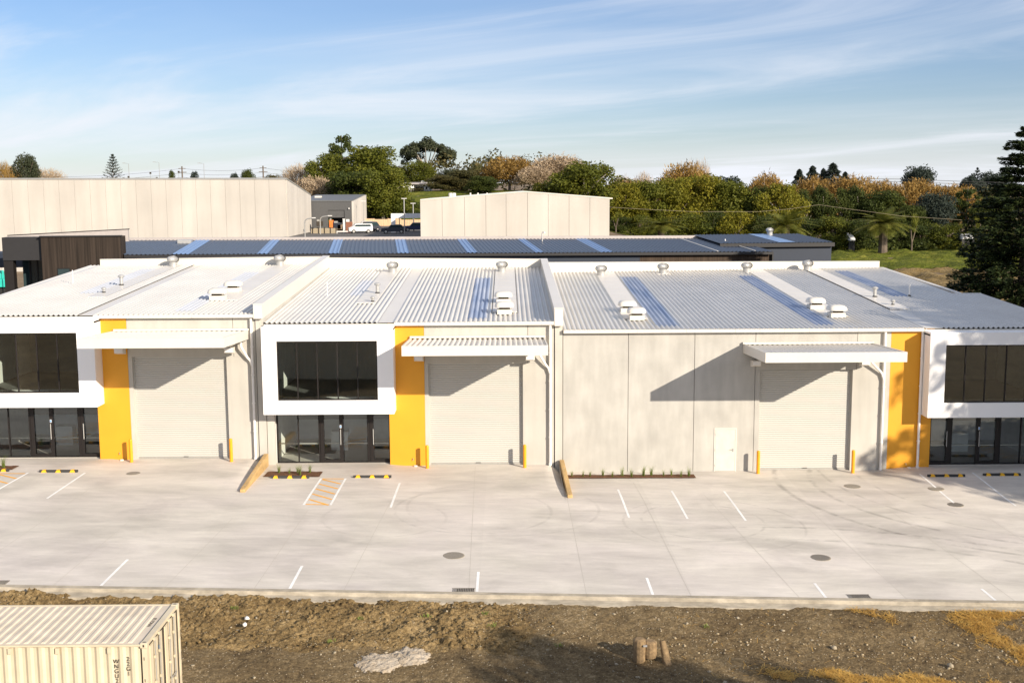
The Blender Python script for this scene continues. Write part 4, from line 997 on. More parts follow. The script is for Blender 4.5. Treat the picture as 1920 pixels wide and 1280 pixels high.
# ---------------------------------------------------------------- foreground: container, rubble, posts
def container():
    X1, Y0, Y1, ZT, ZB = -8.68, -30.22, -27.50, 2.83, -.07; Lc = 12.19; X0 = X1-Lc
    t = empty('shipping_container', (X1-Lc/2, (Y0+Y1)/2, ZB), 'cream corrugated steel shipping container in the bottom left corner on the dirt', 'container')
    g0 = Vector(t.location)
    def ad(mb, nm, mt, par=None, **k):
        o = mb.build(nm, mt, par or t, **k); o.data.transform(Matrix.Translation(-g0)); return o
    # front wall (toward the camera), vertical corrugation
    def corr(y, sgn):
        m = MB(); pr = []; x = X0+.12; p = .278
        while x < X1-.16:
            for f, d in ((0, 0), (.27, 0), (.5, 1), (.77, 1)): 
                if x+f*p < X1-.14: pr.append((x+f*p, d))
            x += p
        vs = []
        for xx, d in pr: vs += [(xx, y+sgn*.036*d, ZB+.15), (xx, y+sgn*.036*d, ZT-.06)]
        m.add(vs, [(2*i, 2*i+2, 2*i+3, 2*i+1) for i in range(len(pr)-1)]); return m
    ad(corr(Y0+.03, 1), 'side_panel', 'container_paint', fix=False); ad(corr(Y1-.03, -1), 'side_panel', 'container_paint', fix=False)
    # roof sheet with transverse ribs that stop short of the rails
    m = MB(); xs_ = []; p = .209; x = X0+.30
    while x < X1-.50:
        for f, d in ((0, 0), (.42, 0), (.55, 1), (.87, 1)): xs_.append((x+f*p, d))
        x += p
    xs_ = [(X0+.1, 0)]+xs_+[(xs_[-1][0]+.03, 0), (X1-.13, 0)]
    rows = [(Y0+.05, 0), (Y0+.12, 0), (Y0+.16, 1), (Y1-.16, 1), (Y1-.12, 0), (Y1-.05, 0)]
    vs = [(xx, yy, ZT-.035+.026*d*e_) for yy, e_ in rows for xx, d in xs_]; nx = len(xs_)
    m.add(vs, [(j*nx+i, j*nx+i+1, (j+1)*nx+i+1, (j+1)*nx+i) for j in range(len(rows)-1) for i in range(nx-1)])
    ro = ad(m, 'roof_panel', 'container_top', fix=False)
    m = MB()
    for y in (Y0, Y1-.06): m.box(X0+.1, X1-.12, y, y+.06, ZT-.07, ZT-.025)
    ad(m, 'top_rail', 'container_paint')
    m = MB()
    for y in (Y0, Y1-.06): m.box(X0+.1, X1-.12, y, y+.06, ZB, ZB+.155)
    ad(m, 'bottom_rail', 'container_paint')
    m = MB(); m.box(X0, X0+.1, Y0, Y1, ZB, ZT-.02); ad(m, 'end_panel', 'container_paint')
    for y in (Y0, Y1-.16):
        m = MB(); m.box(X1-.13, X1-.002, y, y+.16, ZB+.12, ZT-.12); o = ad(m, 'corner_post', 'container_paint')
        for z in (ZB, ZT-.118):
            m = MB(); m.box(X1-.17, X1+.002, y-.004, y+.164, z, z+.118+.008); o = bevel(ad(m, 'corner_casting', 'container_paint'), .012)
            h = MB(); yy = y-.006 if y == Y0 else y+.1645
            h.lathe([(.001, 0), (.032, 0), (.032, .002), (.001, .002)], (X1-.085, y+.08, z+.1265), 14, 1.5, .8); 
            h.box(X1-.105, X1-.065, y-.006, y-.0045, z+.03, z+.09)
            ho = h.build('casting_hole', 'seal_dark', o); ho.data.transform(Matrix.Translation(-g0))
    for k in range(3):
        m = MB(); m.box(X1-.095, X1-.075, Y0-.0015, Y0-.0005, ZT-.42-k*.55, ZT-.34-k*.55); ad(m, 'slot', 'seal_dark')
    m = MB(); m.box(X1-.16, X1-.02, Y0+.16, Y1-.16, ZT-.10, ZT-.004); ad(m, 'door_header', 'container_paint')
    m = MB(); m.box(X1-.172, X1-.164, Y0+.08, Y1-.08, ZT-.022, ZT-.006); ad(m, 'header_seam', 'seal_dark')
    # doors
    mid = (Y0+Y1)/2
    for a, b in ((Y0+.165, mid-.012), (mid+.012, Y1-.165)):
        m = MB(); m.box(X1-.07, X1-.045, a, b, ZB+.15, ZT-.13)
        w = (b-a)
        for q in (.12, .42, .72): m.box(X1-.045, X1-.018, a+w*q, a+w*(q+.16), ZB+.2, ZT-.18)
        d = ad(m, 'door', 'container_paint')
        m = MB(); m.box(X1-.05, X1-.012, a-.004, a+.02, ZB+.15, ZT-.128); m.box(X1-.05, X1-.012, b-.02, b+.004, ZB+.15, ZT-.128); m.box(X1-.05, X1-.012, a+.02, b-.02, ZT-.132, ZT-.115)
        g = m.build('door_seal', 'seal_dark', d); g.data.transform(Matrix.Translation(-g0))
        for q in (.34, .66):
            y = a+w*q; m = MB(); m.tube([(X1+.012, y, ZB+.05), (X1+.012, y, ZT-.06)], .017, 8)
            g = m.build('lock_rod', 'galv', d); g.data.transform(Matrix.Translation(-g0))
            for z in (ZT-.1, ZT-.55, ZT-1.2, ZT-1.8, ZB+.2):
                m = MB(); m.box(X1-.018, X1+.034, y-.05, y+.05, z-.03, z+.03); g = m.build('rod_guide', 'container_paint', d); g.data.transform(Matrix.Translation(-g0))
        m = MB(); m.box(X1+.03, X1+.045, a+w*.34, a+w*.66, ZB+1.25, ZB+1.29); g = m.build('door_handle', 'galv', d); g.data.transform(Matrix.Translation(-g0))
    m = MB(); m.box(X1-.016, X1-.014, mid-.42, mid-.30, ZT-.55, ZT-.42); ad(m, 'sticker', 'blue_sticker')
    for k in range(4):
        z = ZT-.30-.62*k; m = MB(); m.box(X1-.008, X1+.012, Y1-.13, Y1-.03, z-.40, z); ad(m, 'hinge_plate', 'rust' if k == 9 else 'container_paint')
    for x in (X1-1.12+.21-.28*.5*0, X1-2.28+.12, X1-3.45+.15):
        m = MB(); m.box(x-.045, x+.045, Y0-.012, Y0+.03, ZT-.24, ZT-.10); ad(m, 'vent_cover', 'container_paint')
    # lettering, characters stacked down the side and across the roof end
    def text(s, size, loc, rot, nm='lettering'):
        c = bpy.data.curves.new(nm, 'FONT'); c.body = s; c.size = size; c.align_x = 'CENTER'; c.space_line = .82
        c.extrude = .0015
        o = bpy.data.objects.new(nm, c); COL.objects.link(o)
        dg_ = bpy.context.evaluated_depsgraph_get(); me = bpy.data.meshes.new_from_object(o.evaluated_get(dg_))
        bpy.data.objects.remove(o); me.materials.clear(); me.materials.append(MATS['black_paint'])
        q = bpy.data.objects.new(nm, me); COL.objects.link(q)
        q.parent = t; q.location = Vector(loc)-g0; q.rotation_euler = rot; return q
    yq = Y0+.024
    text('W\nN\nG\nU\n2\n0', .15, (X1-.80+.035, yq, ZT-.50), (math.pi/2, 0, 0))
    text('2\n2\nG\n1', .15, (X1-.475, yq, ZT-.44), (math.pi/2, 0, 0))
    text('WNGU 20', .13, (X1-.28, mid+.10, ZT-.030), (0, 0, math.pi/2))
    m = MB(); m.box(X1-.58, X1-.37, Y0+.020, Y0+.0235, ZT-1.42, ZT-1.10); ad(m, 'warning_label', 'stop_yellow')
    return t
container()

def mound(name, cx_, cy_, rx, ry, h, mat, seed, label, cat):
    V, Q = grid(np.linspace(-1, 1, 56), np.linspace(-1, 1, 56), lambda X, Y: X*0)
    rr = np.sqrt(V[:, 0]**2+V[:, 1]**2); nn = fbm(V[:, 0]*4+9, V[:, 1]*4, 4, seed, .6); n2 = fbm(V[:, 0]*14+3, V[:, 1]*14, 2, seed+3)
    prof = np.clip(1-rr-.0+.75*(nn-.55), 0, 1); 
    V[:, 2] = h*(np.sqrt(prof)*(.55+.6*nn)+.22*(n2-.5)*(prof > .02))-.12*(prof < .02)-.02
    V[:, 0] *= rx; V[:, 1] *= ry
    o = npmesh(name, V, Q, mat, smooth=False); o.location = (cx_, cy_, dz(cx_, cy_)); return tag(o, label, cat)
mound('rubble_heap', -3.95, -23.35, .75, .75, .15, 'rubble', 5, 'low left heap of pale broken concrete rubble on the dirt', 'rubble')
mound('rubble_heap', -3.05, -22.85, .65, .80, .17, 'rubble', 12, 'slightly higher heap of pale rubble at the right and rear of the other heap', 'rubble')
# broken concrete posts
st = empty('timber_stump', (4.15, -22.9, dz(4.15, -22.9)), 'squat brown stump on the shaded dirt, left of the thin leaning post', 'stump')
m = MB(); m.lathe([(.17, -.15), (.19, .1), (.20, .45), (.19, .66), (.12, .70)], (-.12, 0, 0), 12); bevel(m.build('stump_half', 'stump_wood', st), .02)
m = MB(); m.lathe([(.19, .06), (.22, .2), (.21, .55), (.14, .60)], (.22, .08, 0), 11); bevel(m.build('stump_half', 'stump_wood', st), .02)
m = MB(); m.box(-.03, .09, -.24, -.16, .52, .56); m.build('metal_tag', 'steel', st)
st = empty('leaning_post', (4.78, -22.95, dz(4.78, -22.95)), 'thin weathered post leaning beside the squat stump in the shaded dirt', 'post')
m = MB(); m.tube([(.08, -.18, -.05), (.03, .0, .3), (-.04, .12, .62)], [.13, .12, .09], 10); m.tube([(.08, -.22, -.05), (.10, -.26, .08)], [.14, .10], 10); autosmooth(m.build('shaft', 'stump_wood', st), 50)
for (x, y, lb_) in ((-8.55, -20.55, 'upper of the two white plastic scraps on the rough dirt bank'), (-8.5, -21.05, 'lower of the two white plastic scraps on the rough dirt bank')):
    o = rocks('plastic_scrap', [(0, 0)], [.10], 'litter', base=lambda a, b: 0); o.location = (x, y, dz(x, y)+.06); tag(o, lb_, 'litter', 'white scraps on the dirt bank')
for (x, y, s_, lb_) in ((10.3, -21.9, .11, 'pale stone with a dark hollow left of it in the right dirt area'), (13.6, -23.0, .12, 'angular pale stone casting a long shadow at the right of the dirt'), (13.05, -23.6, .07, 'small pale stone just in front of the angular one'), (16.9, -21.3, .13, 'flat stone lying in the straw at the right edge')):
    o = rocks('stone', [(0, 0)], [s_], 'stone', base=lambda a, b: 0); o.location = (x, y, dz(x, y)+.02); tag(o, lb_, 'stone')

# ---------------------------------------------------------------- buildings behind
TH = .111
class Fr:
    """a building frame: l along the front, d into the depth"""
    def __init__(s, o, th): s.o = Vector(o); s.c, s.s = math.cos(th), math.sin(th)
    def __call__(s, l_, d, z): return (s.o.x+l_*s.c-d*s.s, s.o.y+l_*s.s+d*s.c, z)
    def box(s, m, l0, l1, d0, d1, z0, z1):
        return m.hexa([s(l0, d0, z0), s(l1, d0, z0), s(l1, d1, z0), s(l0, d1, z0), s(l0, d0, z1), s(l1, d0, z1), s(l1, d1, z1), s(l0, d1, z1)])
    def l_at(s, px, py):        # where along the front line a photograph column falls
        lo, hi = -80, 140
        for _ in range(50):
            mid = (lo+hi)/2; p = Vector(s(mid, 0, 8)); v = p-CAM; x = 960+F*v.dot(rt)/v.dot(fw)
            if x < px: lo = mid
            else: hi = mid
        return lo
o = at(235, 477, 39.5); fr = Fr((o.x, o.y, 0), TH); Lr = fr.l_at(1446, 470); ze0 = o.z
pe = Vector(fr(Lr, 0, 0)); ze1 = at(1446, 471, pe.y).z; zr = .60
def ze(l_): return ze0+(ze1-ze0)*l_/Lr
db = empty('dark_warehouse', fr(Lr/2, 0, .5), 'long low warehouse behind the white row, dark ribbed roof with seven pale blue skylight strips', 'warehouse')
m = MB(); pr = []; l_ = -9
while l_ < Lr:
    for f, h in ((0, 0), (.5, 0), (.62, 1), (.88, 1)): pr.append((l_+f*.36, h*.05))
    l_ += .36
pr = [p for p in pr if p[0] < Lr]+[(Lr, 0)]
vs = []
for l_, h in pr: vs += [fr(l_, -.35, ze(l_)+h-.015), fr(l_, 13, ze(l_)+zr+h)]
m.add(vs, [(2*i, 2*i+2, 2*i+3, 2*i+1) for i in range(len(pr)-1)]); child(m, 'roof', 'dark_roof', db, fix=False)
for a, b in ((324, 357), (482, 504), (615, 637), (745, 769), (874, 896), (1001, 1021), (1125, 1148)):
    la, lb2 = fr.l_at(a, 475), fr.l_at(b, 475); m = MB(); vs = []
    for l_, h in [p for p in pr if la < p[0] < lb2]: vs += [fr(l_, -.3, ze(l_)+h+.01), fr(l_, 12.9, ze(l_)+zr+h+.02)]
    m.add(vs, [(2*i, 2*i+2, 2*i+3, 2*i+1) for i in range(len(vs)//2-1)]); child(m, 'skylight', 'skylight_far', db, fix=False)
m = MB(); m.hexa([fr(0, -.5, ze0-.26), fr(Lr, -.5, ze1-.26), fr(Lr, -.35, ze1-.26), fr(0, -.35, ze0-.26), fr(0, -.5, ze0-.03), fr(Lr, -.5, ze1-.03), fr(Lr, -.35, ze1-.03), fr(0, -.35, ze0-.03)]); child(m, 'gutter', 'dark_wall', db)
lsplit = fr.l_at(1200, 480)
m = MB(); fr.box(m, 0, lsplit, 0, .3, -1, ze1-.1); child(m, 'wall', 'navy_wall', db)
m = MB(); fr.box(m, lsplit, Lr, -.02, .3, -1, ze1-.1); child(m, 'timber_wall', 'brown_timber', db)
m = MB(); fr.box(m, Lr, Lr+.12, -.3, 13, -1, ze1-.05); child(m, 'end_wall', 'dark_wall', db)
m = MB(); m.hexa([fr(-9, 13, 6), fr(Lr-1.5, 13, 6), fr(Lr-1.5, 13.3, 6), fr(-9, 13.3, 6), fr(-9, 13, ze0+zr+.30), fr(Lr-1.5, 13, ze1+zr+.30), fr(Lr-1.5, 13.3, ze1+zr+.30), fr(-9, 13.3, ze0+zr+.30)]); child(m, 'rear_parapet', 'mauve_roof', db)
m = MB(); fr.box(m, Lr-3.2, Lr-3.0, -.3, 13, ze1+.02, ze1+.1)
for l0 in (Lr-5.0, Lr-1.6):
    m = MB(); z = ze1; m.hexa([fr(l0, -.2, z+.06), fr(l0+.09, -.2, z+.06), fr(l0+.09, 12.9, z+zr+.06), fr(l0, 12.9, z+zr+.06), fr(l0, -.2, z+.10), fr(l0+.09, -.2, z+.10), fr(l0+.09, 12.9, z+zr+.10), fr(l0, 12.9, z+zr+.10)]); child(m, 'roof_flashing', 'trim_cream', db)
g = at(1028, 437, fr(0, 10, 0)[1]+7); 
m = MB(); lq = fr.l_at(1028, 470); p = fr(lq+.9, 10, 0); z = ze(lq)+.5; m.tube([(p[0], p[1], z), (p[0], p[1], z+.75), (p[0]+.07, p[1], z+.88), (p[0]+.20, p[1], z+.88), (p[0]+.24, p[1], z+.78)], .06, 8); child(m, 'gooseneck_pipe', 'steel', db)
lq = fr.l_at(1383, 452); p = fr(lq+1.0, 7, 0); add_flue(db, p[0], p[1], ze1+.3, .5, .06, cap=False, boot=False, mat='pipe_white')
lq = fr.l_at(283, 450); m = MB(); fr.box(m, lq+.6, lq+1.8, 9.6, 10.6, ze0+.4, ze0+.75); child(m, 'roof_unit', 'steel', db)
for px_, h_ in ((693, .28), (948, .12)):
    lq = fr.l_at(px_, 480); m = MB(); fr.box(m, lq-.12, lq+.08, -.3, -.05, ze(lq)-.42-.5-h_, ze(lq)-.55); child(m, 'wall_light', 'trim_cream', db)
# front block clad in charred timber
l85, l8 = fr.l_at(85, 470), fr.l_at(10, 470)
cb = empty('charred_timber_block', fr(-3, -1, .5), 'taller black timber clad office block at the left end of the dark warehouse', 'office block')
zt = at(160, 444, 38).z
m = MB(); fr.box(m, l85, -.12, -1, .9, -1, zt); child(m, 'timber_wall', 'charred_timber', cb)
m = MB(); fr.box(m, l85-.1, 0, -1.1, -.8, zt, zt+.10); child(m, 'parapet_cap', 'dark_wall', cb)
m = MB(); m.hexa([fr(l85-3.2, .95, zt-.5), fr(.1, .95, zt-.5), fr(.1, 1.4, zt-.5), fr(l85-3.2, 1.4, zt-.5), fr(l85-3.2, .95, zt+.06), fr(.1, .95, zt+.50), fr(.1, 1.4, zt+.50), fr(l85-3.2, 1.4, zt+.06)]); child(m, 'rear_upstand', 'mauve_roof', cb)
m = MB(); m.hexa([fr(l85-3.2, .92, zt+.062), fr(.15, .92, zt+.502), fr(.15, 1.45, zt+.502), fr(l85-3.2, 1.45, zt+.062), fr(l85-3.2, .92, zt+.12), fr(.15, .92, zt+.56), fr(.15, 1.45, zt+.56), fr(l85-3.2, 1.45, zt+.12)]); child(m, 'upstand_cap', 'dark_wall', cb)
la, lb2 = fr.l_at(112, 505), fr.l_at(137, 505)
m = MB(); z = zt-2.55; fr.box(m, la, lb2, -1.03, -1.0, z-1.1, z); w = child(m, 'window', 'dark_frame', cb)
m = MB(); fr.box(m, la+.08, lb2-.08, -1.05, -1.035, z-1.02, z-.08); q = m.build('pane', 'car_glass', w); q.data.transform(Matrix.Translation(-cb.matrix_basis.translation))
m = MB(); fr.box(m, l8, l85-.02, -.6, .9, zt-1.9, zt-.02); child(m, 'overhang', 'dark_wall', cb)
m = MB(); fr.box(m, l8, l8+.75, -.5, .3, -1, zt-1.9); child(m, 'pillar', 'dark_frame', cb)
m = MB(); fr.box(m, l8+.75, l85-.02, 2.0, 2.1, -1, zt-1.2); w = child(m, 'glazing', 'car_glass', cb)
for k in range(1, 4):
    q_ = l8+.75+(l85-l8-.75)*k/4; m = MB(); fr.box(m, q_-.05, q_+.05, 1.94, 1.99, -1, zt-1.9); q = m.build('mullion', 'dark_frame', w); q.data.transform(Matrix.Translation(-cb.matrix_basis.translation))
m = MB(); fr.box(m, l8-6, l8+.02, 6, 9, zt-2.9, zt-1.6); child(m, 'walkway', 'navy_wall', cb)
# navy box at the right end, further back
o = at(1350, 455, 50); f2 = Fr((o.x, o.y, 0), TH); Lb = f2.l_at(1559, 455); z0_ = at(1350, 456.5, 50).z; z1_ = at(1559, 454, f2(Lb, 0, 0)[1]).z
nb_ = empty('navy_warehouse', f2(Lb/2, 0, .5), 'plain navy blue shed at the right end of the long dark roof', 'warehouse')
m = MB(); f2.box(m, 0, Lb, 0, 8.5, -1, z1_-.3); child(m, 'wall', 'navy_wall', nb_)
m = MB(); pr = []; l_ = 0; vs = []
while l_ < Lb:
    for f, h in ((0, 0), (.5, 0), (.62, 1), (.88, 1)): vs += [f2(l_+f*.36, -.3, z1_+h*.05), f2(l_+f*.36, 9, z1_+.42+h*.05)]
    l_ += .36
m.add(vs, [(2*i, 2*i+2, 2*i+3, 2*i+1) for i in range(len(vs)//2-1)]); child(m, 'roof', 'dark_roof', nb_, fix=False)
m = MB(); f2.box(m, -.1, Lb+.15, -.4, -.25, z1_-.38, z1_-.02); child(m, 'gutter', 'dark_wall', nb_)
m = MB(); la, lb2 = 5.6, 7.2; m.hexa([f2(la, -.2, z1_+.055), f2(lb2, -.2, z1_+.055), f2(lb2, 8.9, z1_+.475), f2(la, 8.9, z1_+.475), f2(la, -.2, z1_+.06), f2(lb2, -.2, z1_+.06), f2(lb2, 8.9, z1_+.48), f2(la, 8.9, z1_+.48)]); child(m, 'skylight', 'skylight_far', nb_)
lq = f2.l_at(1480, 440); p = f2(lq+.7, 7.5, 0); add_turbine(nb_, p[0], p[1], z1_+.38)

# big pale warehouse on the left: long front, side wall dropping away to the back
def XZ(px, py, Y): p = at(px, py, Y); return (p.x, p.z)
bw = empty('pale_panel_warehouse', (at(300, 440, 125).x, 125, 2), 'very large pale concrete panel warehouse on the left, one corner sloping down', 'warehouse')
a = XZ(-260, 337, 125); b = XZ(537, 336.5, 125); YB = 147.5; c = (b[0], at(585, 366.5, YB).z)
pj = [25+i*28.6-286 for i in range(10)]+[25, 55, 84, 113, 142, 171, 200, 228.5, 257, 285, 313, 341, 369, 396, 424, 451, 479, 506, 537]
pj = sorted(set(pj))
def tz(x): return a[1]+(b[1]-a[1])*(x-a[0])/(b[0]-a[0])
for p0, p1 in zip(pj[:-1], pj[1:]):
    x0, x1 = at(p0, 400, 125).x+.014, at(p1, 400, 125).x-.014
    m = MB(); m.prism([(x0, 0), (x1, 0), (x1, tz(x1)), (x0, tz(x0))], 125, 125.3, 'y'); child(m, 'wall_panel', 'far_panel', bw)
def sz(y): return b[1]+(c[1]-b[1])*(y-125)/(YB-125)
for k in range(9):
    y0, y1 = 125.35+(YB-125.35)*k/9+.02, 125.35+(YB-125.35)*(k+1)/9-.02
    m = MB(); m.prism([(y0, 0), (y1, 0), (y1, sz(y1)), (y0, sz(y0))], b[0]-.33, b[0]-.03, 'x'); child(m, 'side_panel', 'far_panel', bw)
m = MB(); m.hexa([(a[0], 125.15, 0), (b[0]-.2, 125.15, 0), (b[0]-.2, YB, 0), (a[0], YB, 0), (a[0], 125.15, a[1]-.2), (b[0]-.2, 125.15, b[1]-.2), (b[0]-.2, YB, c[1]-.2), (a[0], YB, c[1]-.2)]); child(m, 'roof', 'mauve_roof', bw)
m = MB(); m.prism([(a[0]-.2, a[1]+.02), (b[0], b[1]+.02), (b[0]+.03, b[1]+.25), (a[0]-.2, a[1]+.25)], 124.9, 125.5, 'y')
m.hexa([(b[0]-.4, 125.52, b[1]+.0), (b[0]+.03, 125.52, b[1]), (b[0]+.03, YB, c[1]+.0), (b[0]-.4, YB, c[1]+.0), (b[0]-.4, 125.52, b[1]+.2), (b[0]+.03, 125.52, b[1]+.2), (b[0]+.03, YB, c[1]+.2), (b[0]-.4, YB, c[1]+.2)]); child(m, 'parapet_cap', 'galv', bw)

# mid warehouse with a shallow gable
Yg = 113
mw = empty('gabled_warehouse', (at(965, 430, Yg).x, Yg, 3), 'pale concrete gable end warehouse in the middle distance, low pitched roof', 'warehouse')
A, Bp, Cp = XZ(788, 376, Yg), XZ(983, 360.5, Yg), XZ(1143, 373, Yg)
def gab(x): return A[1]+(Bp[1]-A[1])*(x-A[0])/(Bp[0]-A[0]) if x < Bp[0] else Bp[1]+(Cp[1]-Bp[1])*(x-Bp[0])/(Cp[0]-Bp[0])
pj = [788, 829, 871, 911, 949, 989, 1028, 1067, 1106, 1143]
for p0, p1 in zip(pj[:-1], pj[1:]):
    x0, x1 = at(p0, 400, Yg).x+.02, at(p1, 400, Yg).x-.02
    pl = [(x0, 0), (x1, 0), (x1, gab(x1))]+([Bp] if x0 < Bp[0] < x1 else [])+[(x0, gab(x0))]
    m = MB(); m.prism(pl, Yg, Yg+.3, 'y'); child(m, 'wall_panel', 'far_panel', mw)
m = MB(); m.prism([(A[0]+.3, 0), (Cp[0]-.3, 0), (Cp[0]-.3, Cp[1]-.15), (Bp[0], Bp[1]-.15), (A[0]+.3, A[1]-.15)], Yg+.12, Yg+24, 'y'); child(m, 'hall', 'mauve_roof', mw)
m = MB(); m.prism([(A[0], A[1]+.01), Bp, (Cp[0]+.45, Cp[1]-.03), (Cp[0]+.45, Cp[1]+.16), (Bp[0], Bp[1]+.18), (A[0], A[1]+.18)], Yg-.06, Yg+24.5, 'y'); child(m, 'roof', 'trim_cream', mw)
for px_ in (845, 851):
    x, z = XZ(px_, 368, Yg+6); m = MB(); m.lathe([(.32, -.6), (.32, .45), (.2, .5)], (x, Yg+6, z), 12); child(m, 'chimney_pipe', 'trim_cream', mw)
for px_ in (882, 896, 913):
    x, z = XZ(px_, 364, Yg+3); m = MB(); m.lathe([(.10, -.5), (.12, .18)], (x, Yg+3, z), 8); child(m, 'roof_vent', 'trim_cream', mw)

# dark grey shed with open roller door, portal, fence, house
Ys = 148
gs = empty('grey_shed', (at(625, 430, Ys).x, Ys, 6), 'small charcoal metal shed with a pale side wall and half open door', 'shed')
xa, zt0 = XZ(560, 378.5, Ys); xb, _ = XZ(659, 378, Ys); zf = XZ(620, 377.5, Ys)[1]; zgd = T(xa, Ys)
xd0, _ = XZ(615, 400, Ys); xd1, _ = XZ(646, 400, Ys); zdt = XZ(630, 394, Ys)[1]; zdm = XZ(630, 408, Ys)[1]
m = MB(); m.box(xa, xd0, Ys, Ys+.2, zgd-1, zf); m.box(xd1, xb, Ys, Ys+.2, zgd-1, zf); m.box(xd0, xd1, Ys, Ys+.2, zdt, zf); child(m, 'front_wall', 'grey_clad', gs)
m = MB(); m.box(xd0, xd1, Ys+.15, Ys+.3, zdm, zdt); child(m, 'roller_door', 'grey_clad', gs)
m = MB(); m.box(xd0, xd1, Ys+5, Ys+5.1, zgd-1, zdm); child(m, 'dark_interior', 'dark_wall', gs)
m = MB(); m.hexa([(xb+.02, Ys-.05, zgd-1), (xb+.35, Ys-.05, zgd-1), (xb+.35, Ys+19, zgd-1), (xb+.02, Ys+19, zgd-1), (xb+.02, Ys-.05, zf-.02), (xb+.35, Ys-.05, zf-.02), (xb+.35, Ys+19, zf+1.0), (xb+.02, Ys+19, zf+1.0)]); child(m, 'side_wall', 'far_panel', gs)
m = MB(); m.hexa([(xa, Ys-.1, zf), (xb+.1, Ys-.1, zf), (xb+.1, Ys+19, zf+.9), (xa, Ys+19, zf+.9), (xa, Ys-.1, zf+.18), (xb+.1, Ys-.1, zf+.18), (xb+.1, Ys+19, zf+1.1), (xa, Ys+19, zf+1.1)]); child(m, 'roof', 'dark_roof_far', gs)
m = MB(); x, z = XZ(598, 371, Ys+9); m.box(x-.7, x+.5, Ys+8.5, Ys+9.5, z-.5, z+.35); child(m, 'roof_unit', 'trim_cream', gs)
m = MB(); x, z = XZ(654, 391, Ys-.2); m.lathe([(.02, -.12), (.14, -.1), (.14, .1), (.02, .12)], (x, Ys-.15, z), 10); child(m, 'wall_lamp', 'portal_white', gs)
# clutter in front of the shed
def far_box(nm, px0, px1, py0, py1, Y, mat, label, cat, dep=.6, extra=None):
    x0, z1 = XZ(px0, py0, Y); x1, z0 = XZ(px1, py1, Y)
    e = empty(nm, ((x0+x1)/2, Y, z0), label, cat); m = MB(); m.box(x0, x1, Y, Y+dep, z0, z1); bevel(child(m, 'body', mat, e), .05)
    if extra: extra(e, x0, x1, z0, z1, Y)
    return e
far_box('gate_pillar', 642.5, 646.5, 411, 437, 140, 'portal_white', 'white gate pillar beside the brick wall in front of the grey shed', 'pillar', extra=lambda e, a, b, c, d, Y: child(MB().box(a-.04, b+.04, Y-.04, Y+.64, d, d+.08), 'cap', 'portal_white', e))
far_box('brick_wall', 648, 661, 416, 437, 143, 'brick_red', 'short red brick wall against the side of the grey shed', 'wall', .3, extra=lambda e, a, b, c, d, Y: child(MB().box(a+.1, b-.5, Y-.1, Y+.2, d, d+.45), 'sign_board', 'portal_white', e))
bb = empty('low_block_wall', (at(610, 435, 139).x, 139, 5.9), 'low stone coloured boundary wall with dark posts before the grey shed', 'wall')
x0, z1 = XZ(583, 428, 139); x1, z0 = XZ(632, 441, 139)
m = MB(); m.box(x0, x1, 139, 139.3, z0-1, z1); child(m, 'wall', 'stone', bb)
for k in range(5): xx = x0+.3+(x1-x0-.4)*k/4; m = MB(); m.box(xx-.05, xx+.05, 138.9, 138.99, z0-1, z1+.15); child(m, 'post', 'dark_frame', bb)
rail = empty('white_gate_rail', (at(646, 434, 138).x, 138, 6), 'thin white horizontal barrier rail by the gate pillar', 'rail')
x0, z1 = XZ(631, 433, 138); x1, z0 = XZ(665, 435, 138); m = MB(); m.box(x0, x1, 138, 138.1, z0, z1); child(m, 'bar', 'portal_white', rail)
for xx in (x0, x1-.15): m = MB(); m.box(xx, xx+.12, 138, 138.1, z0-.9, z0); child(m, 'post', 'portal_white', rail)
for k, (p0, p1, q0, q1, mt, lb_) in enumerate(((617, 624, 413, 427, 'orange_plastic', 'orange red machine parked inside the left of the shed door'), (625, 640, 418, 430, 'car_dark', 'dark machine in the mouth of the shed door'), (632, 641, 421, 430, 'fence_wood', 'tan sacks stacked at the right of the shed door'), (593, 604, 415, 424, 'seal_dark', 'dark trailer standing left of the shed door'))):
    far_box('yard_machine', p0, p1, q0, q1, 144, mt, lb_, 'machine', 1.2, extra=lambda e, a, b, c, d, Y: [child(MB().lathe([(.01, -.1), (.3, -.1), (.3, .1), (.01, .1)], (0, 0, 0), 10), 'wheel', 'tyre', e) and None, child(MB().box(a+.1, (a+b)/2, Y+.1, Y+.9, d, d+.3), 'cab', 'galv', e)])
for o in list(bpy.data.objects):
    if o.name.startswith('wheel') and o.parent and o.parent.name.startswith('yard_machine'):
        o.data.transform(Matrix.Rotation(math.pi/2, 4, 'X')); o.data.transform(Matrix.Translation(o.parent.matrix_basis.translation+Vector((0, -.1, .15))))
# portal frame
Yp = 140
pf = empty('portal_frame', (at(760, 430, Yp).x, Yp, 6), 'pale grey flat beam gateway joined to the left of the gabled warehouse', 'gateway')
x0, z1 = XZ(733, 400.5, Yp); x1, z0 = XZ(795, 409, Yp); xl2 = XZ(741, 400, Yp)[0]
m = MB(); m.box(x0, x1, Yp, Yp+.5, z0, z1); child(m, 'beam', 'portal', pf)
m = MB(); m.box(x0, xl2, Yp+.02, Yp+.45, 5.2, z0); child(m, 'leg', 'portal', pf)
for px_ in (749, 776): x, _ = XZ(px_, 420, Yp+8); m = MB(); m.box(x-.06, x+.06, Yp+8, Yp+8.12, 5.5, z0); child(m, 'rear_post', 'dark_frame', pf)
